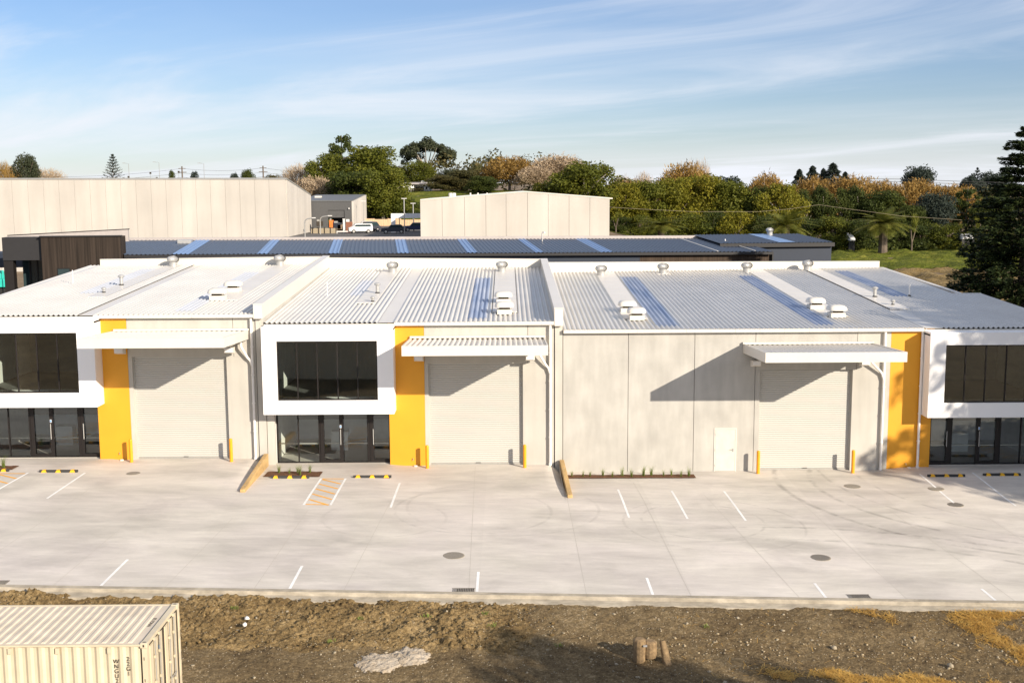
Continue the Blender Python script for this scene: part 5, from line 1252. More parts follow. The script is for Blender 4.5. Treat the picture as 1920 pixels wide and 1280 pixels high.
# timber fence
fe = empty('timber_fence', (at(735, 425, 165).x, 165, 6.6), 'long pale timber paling fence below the grass bank', 'fence')
x0, z1 = XZ(678, 410, 165); x1, z0 = XZ(800, 412, 165); nn = int((x1-x0)/.42); 
for k in range(0, nn, 6):
    a_ = x0+k*.42; w = min(6, nn-k)*.42; st_ = .10*math.sin(k*1.7)-.02*k/6
    m = MB()
    for j in range(min(6, nn-k)): m.box(a_+j*.42, a_+j*.42+.405, 165+.02*(j % 2), 165.06+.02*(j % 2), 6.0, z1+st_-.012*k/2)
    child(m, 'fence_panel', 'fence_wood', fe)
    m = MB(); m.box(a_-.06, a_+.06, 165.08, 165.2, 6.0, z1+st_); child(m, 'post', 'fence_wood', fe)
# white house on the rise
Yh = 226
hh = empty('white_house', (at(783, 355, Yh).x, Yh, 12), 'low white house with a pale flat roof among the trees on the rise', 'house')
x0, z1 = XZ(756, 343.5, Yh); x1, z0 = XZ(807, 362, Yh); xm = XZ(776, 350, Yh)[0]; xn = XZ(795, 350, Yh)[0]
m = MB(); m.box(x0, xm, Yh, Yh+7, z0-2, z1-.3); m.box(xm, xn, Yh+2, Yh+7, z0-2, z1-.2); m.box(xn, x1, Yh, Yh+7, z0-2, z1-.5); child(m, 'wall', 'box_white', hh)
m = MB(); m.hexa([(x0-.5, Yh-.6, z1-.3), (x1-1.2, Yh-.6, z1-.3), (x1-1.2, Yh+7.4, z1-.1), (x0-.5, Yh+7.4, z1-.1), (x0-.5, Yh-.6, z1-.1), (x1-1.2, Yh-.6, z1-.1), (x1-1.2, Yh+7.4, z1+.25), (x0-.5, Yh+7.4, z1+.25)]); child(m, 'roof', 'mauve_roof', hh)
for p0, p1 in ((762, 766), (778, 786), (787, 792), (798, 801)):
    a_, z_ = XZ(p0, 350, Yh); b_, y_ = XZ(p1, 356, Yh); yy = Yh-.05 if p0 in (762, 798) else Yh+1.95
    m = MB(); m.box(a_, b_, yy, yy+.04, y_, z_); child(m, 'window', 'dark_frame', hh)
m = MB(); x, z = XZ(789, 339, Yh); m.box(x-.15, x+.15, Yh+3, Yh+3.3, z-1, z); child(m, 'chimney', 'galv', hh)
# far houses in the hedge gap on the right
for px0, px1, py0, py1, Y, lb_, rf in ((1804, 1827, 440, 448, 168, 'low pale roofed hut glimpsed through the hedge at the right', 1), (1592, 1603, 437, 451, 168, 'small white leaning panel of a shelter in the hedge', 0)):
    x0, z1 = XZ(px0, py0, Y); x1, z0 = XZ(px1, py1, Y)
    e = empty('garden_hut', ((x0+x1)/2, Y, T((x0+x1)/2, Y)), lb_, 'hut'); m = MB(); m.box(x0, x1, Y, Y+2.5, .8, z0); child(m, 'wall', 'dark_wall', e)
    m = MB(); m.hexa([(x0, Y-.2, z0), (x1, Y-.2, z0), (x1, Y+2.6, z0+.1), (x0, Y+2.6, z0+.1), (x0+.3, Y-.2, z0+.35), (x1, Y-.2, z0+.35), (x1, Y+2.6, z1), (x0+.3, Y+2.6, z1)]); child(m, 'roof', 'box_white', e)

# vehicles
def car(px, py, Y, ln, h, rz, mat, label, kind='car'):
    p = at(px, py, Y); z = T(p.x, Y)+.05
    e = empty('parked_car' if kind == 'car' else 'van', (p.x, Y, z), label, kind, 'vehicles parked before the timber fence', rz)
    w = .9; prof = [(-ln/2, .35), (-ln/2, .85), (-ln/2+.25, .95), (-ln*.22, 1.02), (-ln*.10, h), (ln*.30, h), (ln*.42, 1.02), (ln/2-.05, .92), (ln/2, .35)] if kind == 'car' else [(-ln/2, .35), (-ln/2, .95), (-ln*.36, 1.12), (-ln*.22, h), (ln/2-.1, h), (ln/2, 1.0), (ln/2, .35)]
    m = MB(); m.prism(prof, -w, w, 'y'); bevel(m.build('body', mat, e), .09, 3)
    if kind == 'car': g = [(-ln*.19, 1.04), (-ln*.09, h-.08), (ln*.28, h-.08), (ln*.38, 1.04)]
    else: g = [(-ln*.31, 1.14), (-ln*.2, h-.12), (ln*.40, h-.12), (ln*.43, 1.14)]
    for s_ in (-1, 1):
        m = MB(); a, b = sorted((s_*(w+.004), s_*(w-.03))); m.prism(g, a, b, 'y'); m.build('side_window', 'car_glass', e)
    for xx in (-ln*.31, ln*.31):
        for s_ in (-1, 1):
            m = MB(); m.lathe([(.01, -.1), (.33, -.1), (.34, 0), (.33, .1), (.01, .1)], (0, 0, 0), 18); o = m.build('wheel', 'tyre', e); o.data.transform(Matrix.Rotation(math.pi/2, 4, 'X')); o.data.transform(Matrix.Translation((xx, s_*(w-.05), .34)))
            k = MB(); k.lathe([(.01, -.105), (.19, -.105), (.19, .105), (.01, .105)], (0, 0, 0), 12); q = k.build('rim', 'galv', o); q.data.transform(Matrix.Rotation(math.pi/2, 4, 'X')); q.data.transform(Matrix.Translation((xx, s_*(w-.03), .34)))
    for s_ in (-.6, .6):
        m = MB(); m.box(-ln/2-.01, -ln/2+.05, s_-.16, s_+.16, .62, .78); m.build('headlight', 'portal_white', e)
        m = MB(); m.box(ln/2-.05, ln/2+.01, s_-.14, s_+.14, .68, .86); m.build('tail_light', 'light_red', e)
    return e
car(676, 439, 139, 4.0, 1.6, .25, 'car_white', 'white van parked in front, left of the dark car', 'van')
car(690, 433, 146, 4.6, 1.75, .5, 'car_dark', 'dark car parked just behind the white van')
car(684, 428, 152, 4.4, 1.65, .3, 'car_white', 'white car mostly hidden behind the dark car and van')
car(779, 433, 146, 4.4, 1.55, .1, 'car_blue', 'dark blue car under the grey gateway, beside the gabled warehouse')
car(738, 435, 137, 4.2, 1.5, .1, 'car_dark', 'black car low at the foot of the grey gateway leg')
# green digger at the left edge
Yd = 86; p = at(3, 545, Yd); zg_ = T(p.x, Yd)
dgr = empty('excavator', (p.x, Yd, zg_), 'turquoise digger half hidden behind the black pillar at the left edge', 'excavator')
def D(mb, nm, mt, bv=.04):
    o = mb.build(nm, mt, dgr); bevel(o, bv); return o
for s_ in (-1, 1): m = MB(); a, b = sorted((s_*.55, s_*1.05)); m.prism([(-1.6, 0.1), (1.6, .1), (1.85, .4), (1.6, .72), (-1.6, .72), (-1.85, .4)], a, b, 'y'); D(m, 'track', 'tyre')
m = MB(); m.prism([(-1.5, .85), (1.5, .85), (1.6, 1.6), (.6, 1.9), (-1.5, 1.9)], -1.1, 1.1, 'y'); D(m, 'body', 'teal', .1)
m = MB(); m.prism([(-.6, 1.9), (.5, 1.9), (.45, 2.9), (-.35, 2.95), (-.65, 2.4)], -1.08, .0, 'y'); c_ = D(m, 'cab', 'teal', .06)
m = MB(); m.prism([(-.45, 1.98), (.38, 1.98), (.36, 2.72), (-.28, 2.78), (-.48, 2.4)], -1.10, -1.083, 'y'); q = m.build('window', 'car_glass', c_)
m = MB(); m.prism([(-1.4, 1.5), (-2.6, 3.4), (-3.4, 3.3), (-2.6, 3.0), (-1.6, 1.3)], .2, .5, 'y'); D(m, 'boom', 'teal')
m = MB(); m.prism([(-3.3, 3.35), (-3.5, 3.1), (-3.2, 1.2), (-3.0, 1.2)], .22, .48, 'y'); D(m, 'arm', 'teal')
m = MB(); m.prism([(-3.4, 1.2), (-2.9, 1.2), (-2.7, .6), (-3.2, .5)], .0, .7, 'y'); D(m, 'bucket', 'seal_dark')
sg = empty('post_sign', (at(8.5, 500, 84).x, 84, T(-64, 84)), 'small plain white sign on a dark post above the digger at the left edge', 'sign')
x0, z1 = XZ(4.5, 494.5, 84); x1, z0 = XZ(12, 505, 84)
m = MB(); m.box(x0, x1, 84, 84.04, z0, z1); child(m, 'panel', 'trim_cream', sg); m = MB(); m.tube([((x0+x1)/2, 84.1, .5), ((x0+x1)/2, 84.1, z1-.05)], .05, 8); child(m, 'post', 'dark_frame', sg)

# street lamps and poles
def lamp(px, py, Y, arm, label, py0=None, kind='street_lamp'):
    p = at(px, py, Y); zg_ = T(p.x, Y); h = p.z-zg_
    e = empty(kind, (p.x, Y, zg_), label, 'street lamp', 'street lamps beyond the dark roof')
    pts = [(0, 0, 0), (0, 0, h*.75 if arm else h)]
    if arm:
        s_ = 1 if arm > 0 else -1
        pts += [(arm*.05, 0, h*.88), (arm*.22, 0, h*.96), (arm*.7, 0, h)]
    m = MB(); m.tube(pts, .085, 8); autosmooth(m.build('pole', 'galv', e), 60)
    m = MB()
    if arm: a, b = sorted((arm*.68, arm*1.05)); m.box(a, b, -.15, .15, h-.04, h+.10)
    else: m.box(-.45, .45, -.12, .12, h, h+.12)
    bevel(m.build('lamp_head', 'portal_white', e), .03)
lamp(571, 409, 119, 1.6, 'curved street lamp standing against the pale wall of the big warehouse')
lamp(600, 405, 135, 1.9, 'curved street lamp in front of the charcoal shed')
lamp(681.5, 378, 150, 0, 'straight lamp post between the charcoal shed and the fence')
lamp(757.5, 373, 136, 0, 'straight lamp post seen through the middle of the grey gateway')
lamp(774.5, 382, 149, 0, 'straight lamp post further back behind the grey gateway')
pole0 = []
for px_, py_, lb_ in ((341, 312, 'utility pole with short crossarm above the big warehouse, left of the other'), (493, 311, 'utility pole with short crossarm above the right part of the big warehouse')):
    Y = 320; p = at(px_, py_, Y); e = empty('utility_pole', (p.x, Y, T(p.x, Y)), lb_, 'utility pole', 'utility poles beyond the big warehouse'); h = p.z-T(p.x, Y)
    m = MB(); m.tube([(0, 0, 0), (0, 0, h)], .22, 6); m.build('pole', 'trunk', e)
    m = MB(); m.box(-1.1, 1.1, -.1, .1, h-.8, h-.6); m.build('crossarm', 'trunk', e); m = MB(); m.box(-1.4, 1.4, -.1, .1, h-2.0, h-1.8); m.build('crossarm', 'trunk', e); pole0.append((p.x, p.z))
for px_, py_, lb_ in ((241, 307, 'thin lamp mast right of the Norfolk pine'), (298, 305, 'thin lamp mast in the middle above the big warehouse'), (382, 307, 'thin lamp mast left of the small dark bush')):
    Y = 300; p = at(px_, py_, Y); z0 = T(p.x, Y); h = p.z-z0; e = empty('lamp_mast', (p.x, Y, z0), lb_, 'street lamp', 'lamp masts beyond the big warehouse')
    m = MB(); m.tube([(0, 0, 0), (0, 0, h), (-1.2, 0, h+.15)], .07, 5); m.build('pole', 'galv', e); m = MB(); m.box(-1.9, -1.1, -.1, .1, h+.1, h+.25); m.build('lamp_head', 'galv', e)
for px_, py_, lb_ in ((282, 324.5, 'dark square sign back above the big warehouse, left one'), (335, 322.5, 'dark square sign back beside the left utility pole'), (241, 332, 'small dark signal head at the foot of the left lamp mast'), (294, 334, 'small dark signal head left of the middle bush')):
    Y = 300; p = at(px_, py_, Y); z0 = T(p.x, Y); e = empty('road_sign', (p.x, Y, z0), lb_, 'sign'); h = p.z-z0; m = MB(); m.box(-.28, .28, -.1, .1, h-.3, h+.3); m.build('panel', 'seal_dark', e); m = MB(); m.tube([(0, 0, 0), (0, 0, h-.3)], .05, 5); m.build('post', 'galv', e)
wb = MB()
for k, dzz in enumerate((0, 1.3, 2.7)):
    pts = []
    P0 = [(at(-60, 322+7*k, 320).x, at(0, 322+7*k, 320).z), (pole0[0][0], pole0[0][1]-.7-1.4*k), (pole0[1][0], pole0[1][1]-.7-1.4*k), (at(620, 322, 320).x, pole0[1][1]-1.6-1.4*k)]
    for (xa_, za_), (xb_, zb_2) in zip(P0[:-1], P0[1:]):
        for i in range(10): t = i/10; pts.append((xa_+(xb_-xa_)*t, 320, za_+(zb_2-za_)*t-1.2*4*t*(1-t)*abs(xb_-xa_)/40))
    wb.tube(pts, .035, 4)
tag(wb.build('power_lines', 'wire'), 'thin dark power lines strung over the big warehouse roof', 'power line')
wb = MB(); pts = []
for px_, py_ in ((1135, 388), (1200, 392), (1300, 397), (1420, 397), (1480, 392), (1535, 384), (1600, 393), (1690, 405), (1810, 413)): pts.append(at(px_, py_, 150))
wb.tube(pts, .022, 4); tag(wb.build('power_cable', 'stone'), 'pale power cable sagging across the right hand trees', 'power line')
wb = MB(); 
for k in range(2):
    wb.tube([at(px_, py_+5*k, 240) for px_, py_ in ((1490, 339), (1600, 335), (1690, 336), (1800, 340), (1900, 343))], .05, 4)
tag(wb.build('power_cable', 'wire'), 'pair of thin cables above the orange willows at the right', 'power line')

# ---------------------------------------------------------------- trees
def leaves(C, Rd, per, size, seed, squash=.8, out_bias=.5, thin=.55):
    """quads scattered through the shells of lobes C (n,3) with radii Rd"""
    r = np.random.default_rng(seed); V = []
    for c, R in zip(C, Rd):
        k = max(4, int(per*(R/.2)**2)); d = r.normal(size=(k, 3)); d /= np.linalg.norm(d, axis=1)[:, None]
        rad = R*(.55+.5*r.random(k)**.6)*(1+.22*np.sin(d[:, 0]*7+d[:, 1]*5+seed)*np.cos(d[:, 2]*6))
        V.append(np.concatenate([c+d*rad[:, None]*[1, 1, squash], d], 1))
    P = np.concatenate(V); n_ = len(P); c, d = P[:, :3], P[:, 3:]
    nrm = d*out_bias+r.normal(size=(n_, 3))*.6+[0, 0, .25]; nrm /= np.linalg.norm(nrm, axis=1)[:, None]
    a = np.cross(nrm, r.normal(size=(n_, 3))); a /= np.linalg.norm(a, axis=1)[:, None]; b = np.cross(nrm, a)
    s = size*r.uniform(.6, 1.3, n_)[:, None]
    q = np.stack([c-a*s, c-b*s*thin, c+a*s, c+b*s*thin], 1).reshape(-1, 3)
    return q, np.arange(n_*4).reshape(-1, 4)
def trunk_mesh(paths, seg=6):
    m = MB()
    for pts, rr in paths: m.tube(pts, rr, seg)
    return m
def hide(o): o.hide_render = True
KINDS = {}
def proto(kind, seed=0):
    """returns (crown vertices, quads, trunk MB, leaf material, trunk material)"""
    r = np.random.default_rng(seed+sum(map(ord, kind)))
    if kind in ('round', 'dense', 'bush', 'tall'):
        n_ = {'round': 40, 'dense': 54, 'bush': 30, 'tall': 32}[kind]; C = []; Rd = []
        z0, z1 = {'round': (.28, .86), 'dense': (.16, .86), 'bush': (.12, .78), 'tall': (.20, .88)}[kind]
        for i in range(n_):
            t = r.random(); z = z0+(z1-z0)*t; wmax = .36*math.sin(math.pi*(.18+.70*t))**.7 if kind != 'tall' else .30*math.sin(math.pi*(.25+.6*t))
            a = r.uniform(0, 6.28); rr = wmax*math.sqrt(r.random())*1.05
            C.append([rr*math.cos(a), rr*math.sin(a), z]); Rd.append(r.uniform(.09, .17))
        q = leaves(np.array(C), np.array(Rd), 620, .0185, seed+1)
        br = [([(0, 0, 0), (.01, 0, .3), (-.01, .01, .6)], [.028, .022, .012])]
        for k in range(5):
            a = k*1.26; br.append(([(0, 0, .25+.05*k), (.10*math.cos(a), .10*math.sin(a), .42+.05*k), (.24*math.cos(a), .24*math.sin(a), .58+.05*k)], [.014, .010, .005]))
        return q, trunk_mesh(br)
    if kind == 'umbrella':
        C = []; Rd = []
        for i in range(60):
            a = r.uniform(0, 6.28); rr = .44*math.sqrt(r.random()); z = .60+.34*(1-(rr/.46)**2)**.8*r.uniform(.75, 1)+r.normal(0, .02)
            C.append([rr*math.cos(a), rr*math.sin(a), z]); Rd.append(r.uniform(.06, .11))
        for k in range(7):
            a = k*.9+.3; C.append([.42*math.cos(a), .42*math.sin(a), r.uniform(.40, .62)]); Rd.append(r.uniform(.04, .07))
        q = leaves(np.array(C), np.array(Rd), 950, .020, seed+1, .7)
        br = [([(0, 0, 0), (.0, 0, .3)], [.035, .028])]
        for k in range(11):
            a = k*.571; R_ = r.uniform(.22, .40); br.append(([(0, 0, .28), (.3*R_*math.cos(a), .3*R_*math.sin(a), .50), (R_*math.cos(a), R_*math.sin(a), .80)], [.018, .011, .005]))
        return q, trunk_mesh(br)
    if kind == 'ragged':       # wind-torn cypress
        C = []; Rd = []
        for i in range(60):
            t = r.random()**.9; z = .14+.80*t; wm = .46*(1-t)**.55+.06; a = r.uniform(0, 6.28); rr = wm*r.uniform(.35, 1)
            C.append([rr*math.cos(a), rr*math.sin(a), z]); Rd.append(r.uniform(.06, .13)*(1.15-.5*t))
        q = leaves(np.array(C), np.array(Rd), 850, .018, seed+1, .5, .4)
        return q, trunk_mesh([([(0, 0, 0), (.01, 0, .5), (0, 0, .95)], [.035, .022, .006])]+[([(0, 0, .2+.1*k), (.3*math.cos(k*2.1), .3*math.sin(k*2.1), .27+.1*k)], [.012, .004]) for k in range(6)])
    if kind == 'conifer':
        V = []; r2_ = r; n_ = 5200; t = r.random(n_)**1.15; z = .08+.92*t; wm = .5*(1-t)**.8+.015
        tier = .82+.18*np.sin(z*60); a = r.uniform(0, 6.28, n_); lob = .85+.15*np.sin(a*5+z*9)
        rr = wm*tier*lob*np.sqrt(r.uniform(.25, 1, n_)); c = np.stack([rr*np.cos(a), rr*np.sin(a), z-.10*rr], 1)
        ax = np.stack([np.cos(a), np.sin(a), -.25+.2*r.normal(size=n_)], 1)*.030; sd_ = np.stack([-np.sin(a), np.cos(a), .4*r.normal(size=n_)], 1)*.010
        q = (np.stack([c-ax, c-sd_, c+ax, c+sd_], 1).reshape(-1, 3), np.arange(n_*4).reshape(-1, 4))
        return q, trunk_mesh([([(0, 0, 0), (0, 0, .95)], [.028, .004])])
    if kind == 'norfolk':
        V = []; 
        br = [([(0, 0, 0), (0, 0, 1)], [.022, .003])]; lv = 15
        for k in range(lv):
            t = k/(lv-1); z = .18+.78*t; L_ = .46*(1-t)**.8+.03
            for j in range(7):
                a = j*.897+k*.5; e_ = np.array([math.cos(a), math.sin(a), .22]); 
                for s_ in np.linspace(.15, 1, 11):
                    for _ in range(3):
                        c = np.array([0, 0, z])+e_*L_*s_+r.normal(0, .009, 3); ax = np.array([math.cos(a+r.normal(0, .6)), math.sin(a+r.normal(0, .6)), .3])*.018; sdv = np.array([-math.sin(a), math.cos(a), r.normal(0, .5)])*.007
                        V += [c-ax, c-sdv, c+ax, c+sdv]
                br.append(([(0, 0, z), tuple(np.array([0, 0, z])+e_*L_)], [.004, .001]))
        V = np.array(V); return (V, np.arange(len(V)).reshape(-1, 4)), trunk_mesh(br, 4)
    if kind in ('bare', 'willow'):
        V = []; br = [([(0, 0, 0), (0, 0, .22)], [.022, .018])]; tips = []
        for k in range(13):
            a = k*.53*2+r.normal(0, .2); R_ = r.uniform(.12, .36); h = r.uniform(.55, .84); mid = (.45*R_*math.cos(a), .45*R_*math.sin(a), h*.6); tip = (R_*math.cos(a), R_*math.sin(a), h)
            br.append(([(0, 0, .2), mid, tip], [.010, .006, .002])); tips += [np.array(mid), np.array(tip), (np.array(mid)+np.array(tip))/2]
        n_ = 10500 if kind == 'willow' else 6500
        th = r.uniform(0, 6.283, n_); cz = r.uniform(-.35, 1, n_); sz_ = np.sqrt(1-cz*cz); lump = 1+.13*np.sin(3*th+seed)*np.sin(5*cz+th)+.07*np.sin(9*th+7*cz+seed)
        rad_ = r.uniform(.25, 1, n_)**.5*lump*.93
        b0_ = np.stack([.44*rad_*sz_*np.cos(th), .44*rad_*sz_*np.sin(th), .40+.52*rad_*cz], 1)+r.normal(0, .008, (n_, 3))
        b0_[:, 2] = np.clip(b0_[:, 2], .06, None); cen = np.array([0, 0, .2])
        d = b0_-cen; d /= np.linalg.norm(d, axis=1)[:, None]+1e-6; d = d+[0, 0, .35 if kind == 'bare' else .05]; d += r.normal(0, .30 if kind == 'bare' else .7, (n_, 3)); d /= np.linalg.norm(d, axis=1)[:, None]
        ln = r.uniform(.03, .085 if kind == 'bare' else .055, n_)[:, None]; w = .0052 if kind == 'willow' else .0026
        s = np.cross(d, r.normal(size=(n_, 3))); s /= np.linalg.norm(s, axis=1)[:, None]; s = s*w*(1.3)
        e = b0_+d*ln; V = np.stack([b0_-s, b0_+s, e+s*.3, e-s*.3], 1).reshape(-1, 3)
        lim = np.stack([V[:, 0]/.5, V[:, 1]/.5], 1)
        V[:, 0] = np.clip(V[:, 0], -.52, .52); V[:, 1] = np.clip(V[:, 1], -.52, .52)
        return (V, np.arange(n_*4).reshape(-1, 4)), trunk_mesh(br, 5)
    if kind == 'palm':
        V = []; Q = []
        for k in range(46):
            a = k*2.399; el = r.uniform(-.45, 1.4); L_ = r.uniform(.40, .56); pts = []
            for t in np.linspace(0, 1, 9):
                ang = el-1.5*t*t*(.6+.3*math.cos(el)); pts.append(None)
            p_ = np.array([0, 0, .62]); ang = el; seg = L_/8; line = [p_.copy()]
            for t in range(8):
                p_ = p_+np.array([math.cos(a)*math.cos(ang), math.sin(a)*math.cos(ang), math.sin(ang)])*seg; ang -= .14; line.append(p_.copy())
            for i in range(1, 9):
                c = line[i]; dr = line[i]-line[i-1]; dr /= np.linalg.norm(dr); sd_ = np.array([-math.sin(a), math.cos(a), 0])
                for j in range(3):
                    cc = line[i-1]+(line[i]-line[i-1])*j/3; ll = .085*math.sin(math.pi*min(1, .18+.78*(i-1+j/3)/8))
                    for s_ in (-1, 1):
                        e = cc+sd_*s_*ll+dr*ll*.7+np.array([0, 0, -.25*ll]); w = dr*.008; o_ = len(V); V += [cc-w, cc+w, e+w*.3, e-w*.3]; Q.append([o_, o_+1, o_+2, o_+3])
        return (np.array(V), np.array(Q)), trunk_mesh([([(0, 0, 0), (0, 0, .3), (0, 0, .63)], [.065, .055, .06])], 10)
    if kind == 'yucca':
        V = []; Q = []
        for hx in range(9):
            c0 = np.array([r.normal(0, .2), r.normal(0, .2), r.uniform(.40, .88)])
            for k in range(60):
                d = r.normal(size=3); d[2] = abs(d[2])*.8-.25; d /= np.linalg.norm(d); s = np.cross(d, [0, 0, 1]); s /= np.linalg.norm(s)+1e-6; L_ = r.uniform(.12, .2); o_ = len(V)
                V += [c0-s*.014, c0+s*.014, c0+d*L_+s*.004, c0+d*L_-s*.004]; Q.append([o_, o_+1, o_+2, o_+3])
        return (np.array(V), np.array(Q)), trunk_mesh([([(0, 0, 0), (0, 0, .3)], [.05, .04])]+[([(0, 0, .2), (.2*math.cos(k), .2*math.sin(k), .6)], [.03, .025]) for k in (0, 2, 4)])
TM = {'palm': 'trunk', 'bare': 'trunk_pale', 'willow': 'trunk_pale', 'umbrella': 'trunk_pale'}
def tree_at(kind, px, ytop, Y, wpx, leaf, label, name='tree', cat='tree', var=0, group=None, hmin=0, zbase=None, trunk=None):
    p = at(px, ytop, Y); zb_ = T(p.x, Y) if zbase is None else zbase; h = p.z-zb_; w = wpx*(Y+CD)/F*{'round': 1.05, 'dense': 1.08, 'tall': 1.1, 'bush': 1.08, 'conifer': 2.0, 'willow': 1.08}.get(kind, 1)
    key = (kind, var, leaf, trunk)
    nm = name
    e = empty(nm, (p.x, Y, zb_-.1), label, cat, group, random.uniform(0, 6.28)); 
    if key not in KINDS:
        (V, Q), tr = proto(kind, var); V = np.array(V, float)
        kz = np.percentile(V[:, 2], 99.6); kr = .5/max(np.percentile(np.abs(V[:, 0]), 98.5), np.percentile(np.abs(V[:, 1]), 98.5))
        V[:, 2] /= kz; V[:, :2] *= kr; tr.v = [(p[0]*kr, p[1]*kr, p[2]/kz) for p in tr.v]
        c = npmesh('crown', V, Q, leaf); t = tr.build('trunk', trunk or TM.get(kind, 'trunk')); KINDS[key] = (c.data, t.data); c.parent = e; t.parent = e
    else:
        for nm2, d in zip(('crown', 'trunk'), KINDS[key]):
            o = bpy.data.objects.new(nm2, d); COL.objects.link(o); o.parent = e
    e.scale = (w, w, h); return e
G1 = 'trees along the far skyline'; G2 = 'trees and shrubs beyond the right field'
# left skyline above the big warehouse
tree_at('bare', 2, 304, 330, 62, 'twig_orange', 'orange leafless tree at the far left edge of the skyline', 'bare_tree', group=G1)
tree_at('round', 50, 290, 300, 44, 'leaf_euc', 'round grey green gum tree on the left skyline above the big warehouse', 'gum_tree', group=G1)
tree_at('bare', 24, 312, 320, 44, 'twig_orange', 'rusty leafless shrub tree just left of the round gum tree', 'bare_tree', var=1, group=G1)
tree_at('bare', 88, 316, 330, 70, 'twig_pale', 'pale leafless tree trailing right of the round gum tree', 'bare_tree', group=G1)
tree_at('norfolk', 210.5, 289, 300, 46, 'leaf_grey', 'tiered Norfolk pine rising alone above the big warehouse', 'norfolk_pine', group=G1)
tree_at('bush', 322, 320, 300, 20, 'leaf_dark', 'small dark bush on the skyline, left of the utility pole', group=G1)
tree_at('bush', 363, 322, 300, 26, 'leaf_grey', 'small grey green bush on the skyline, right of the utility pole', group=G1)
tree_at('bush', 440, 325, 300, 22, 'leaf_grey', 'low grey bush left of the dark skyline bush', group=G1, var=1)
tree_at('bush', 463, 318, 300, 30, 'leaf_dark', 'wider dark bush on the skyline near the right utility pole', group=G1, var=1)
tree_at('bush', 515, 328, 300, 50, 'leaf_olive', 'low olive hedge top right of the right utility pole', 'hedge', 'hedge', group=G1)
# centre left group
tree_at('bare', 560, 308, 205, 70, 'twig_pale', 'pale bare tree with dead spikes behind the sloping warehouse corner', 'bare_tree', group=G1)
tree_at('willow', 590, 332, 190, 85, 'twig_pale', 'dense tan leafless tree above the charcoal shed roof', 'bare_tree', group=G1, var=2)
tree_at('round', 612, 288, 200, 74, 'leaf_mid', 'mid green tree on the left shoulder of the tall central clump', group=G1, var=1)
tree_at('ragged', 640, 255, 208, 84, 'leaf_dark', 'ragged topped cypress, tallest of the central clump', 'cypress_tree', group=G1)
tree_at('dense', 688, 275, 200, 130, 'leaf_mid', 'broad domed green tree right of the ragged cypress', group=G1)
tree_at('dense', 655, 322, 184, 96, 'leaf_dark', 'dark tree low in the middle of the central clump behind the shed', group=G1, var=1)
tree_at('dense', 716, 318, 180, 96, 'leaf_mid', 'bushy green tree with visible trunk above the timber fence', group=G1, var=2, trunk='trunk_pale')
tree_at('round', 628, 345, 188, 60, 'leaf_olive', 'olive shrubby tree low behind the charcoal shed', group=G1)
tree_at('willow', 746, 312, 262, 56, 'twig_orange', 'round orange tree between the broad green tree and the umbrella tree', 'willow_tree', group=G1)
tree_at('umbrella', 799, 259, 250, 102, 'leaf_euc', 'tall umbrella shaped gum tree with open pale limbs', 'gum_tree', group=G1)
tree_at('round', 786, 303, 236, 60, 'leaf_mid', 'dark green round tree in front of the umbrella tree, over the white house', group=G1)
tree_at('dense', 843, 318, 240, 60, 'leaf_euc', 'smaller spreading gum tree at the lower right of the umbrella tree', 'gum_tree', group=G1, var=1)
tree_at('dense', 832, 328, 224, 62, 'leaf_olive', 'olive tree right of the white house', group=G1, var=1)
tree_at('dense', 873, 318, 226, 68, 'leaf_olive', 'olive brown tree with reddish top, right of the white house', group=G1, var=2)
tree_at('bush', 765, 372, 186, 52, 'leaf_dark', 'dark shrub on the grass bank behind the grey gateway', 'shrub', 'shrub', group=G1)
tree_at('bush', 736, 372, 183, 40, 'leaf_mid', 'green shrub on the grass bank right of the fence', 'shrub', 'shrub', group=G1, var=1)
tree_at('bush', 778, 352, 222, 34, 'leaf_olive', 'small garden shrub before the white house', 'shrub', 'shrub', group=G1, var=2)
tree_at('dense', 893, 306, 300, 28, 'leaf_dark', 'small flat dark pine top far behind the olive trees', 'pine_tree', group=G1, var=1)
tree_at('ragged', 918, 296, 262, 40, 'leaf_grey', 'dark spiky conifer left of the orange leafless trees', 'conifer_tree', group=G1, var=1)
tree_at('dense', 905, 330, 216, 56, 'leaf_dark', 'dark green tree directly behind the left end of the gabled roof', group=G1, var=2)
tree_at('willow', 955, 294, 230, 100, 'twig_orange', 'tall tan leafless tree above the gabled warehouse, left one', 'bare_tree', group=G1, var=1)
tree_at('willow', 1003, 312, 222, 72, 'twig_pale', 'low pale leafless tree between the two tall tan ones', 'bare_tree', group=G1, var=1)
tree_at('willow', 1045, 292, 232, 112, 'twig_pale', 'wide pale leafless tree above the gabled warehouse, right one', 'bare_tree', group=G1)
tree_at('bush', 1015, 343, 175, 44, 'leaf_yellow', 'small yellow green shrub peeping over the gabled roof', 'shrub', 'shrub', group=G1)
tree_at('round', 1096, 305, 172, 116, 'leaf_mid', 'large green tree with pale limbs at the right end of the gabled roof', group=G1, var=2, trunk='trunk_pale')
tree_at('round', 1060, 322, 176, 66, 'leaf_yellow', 'yellow green tree left of the large green one over the gabled roof', group=G1, var=3)
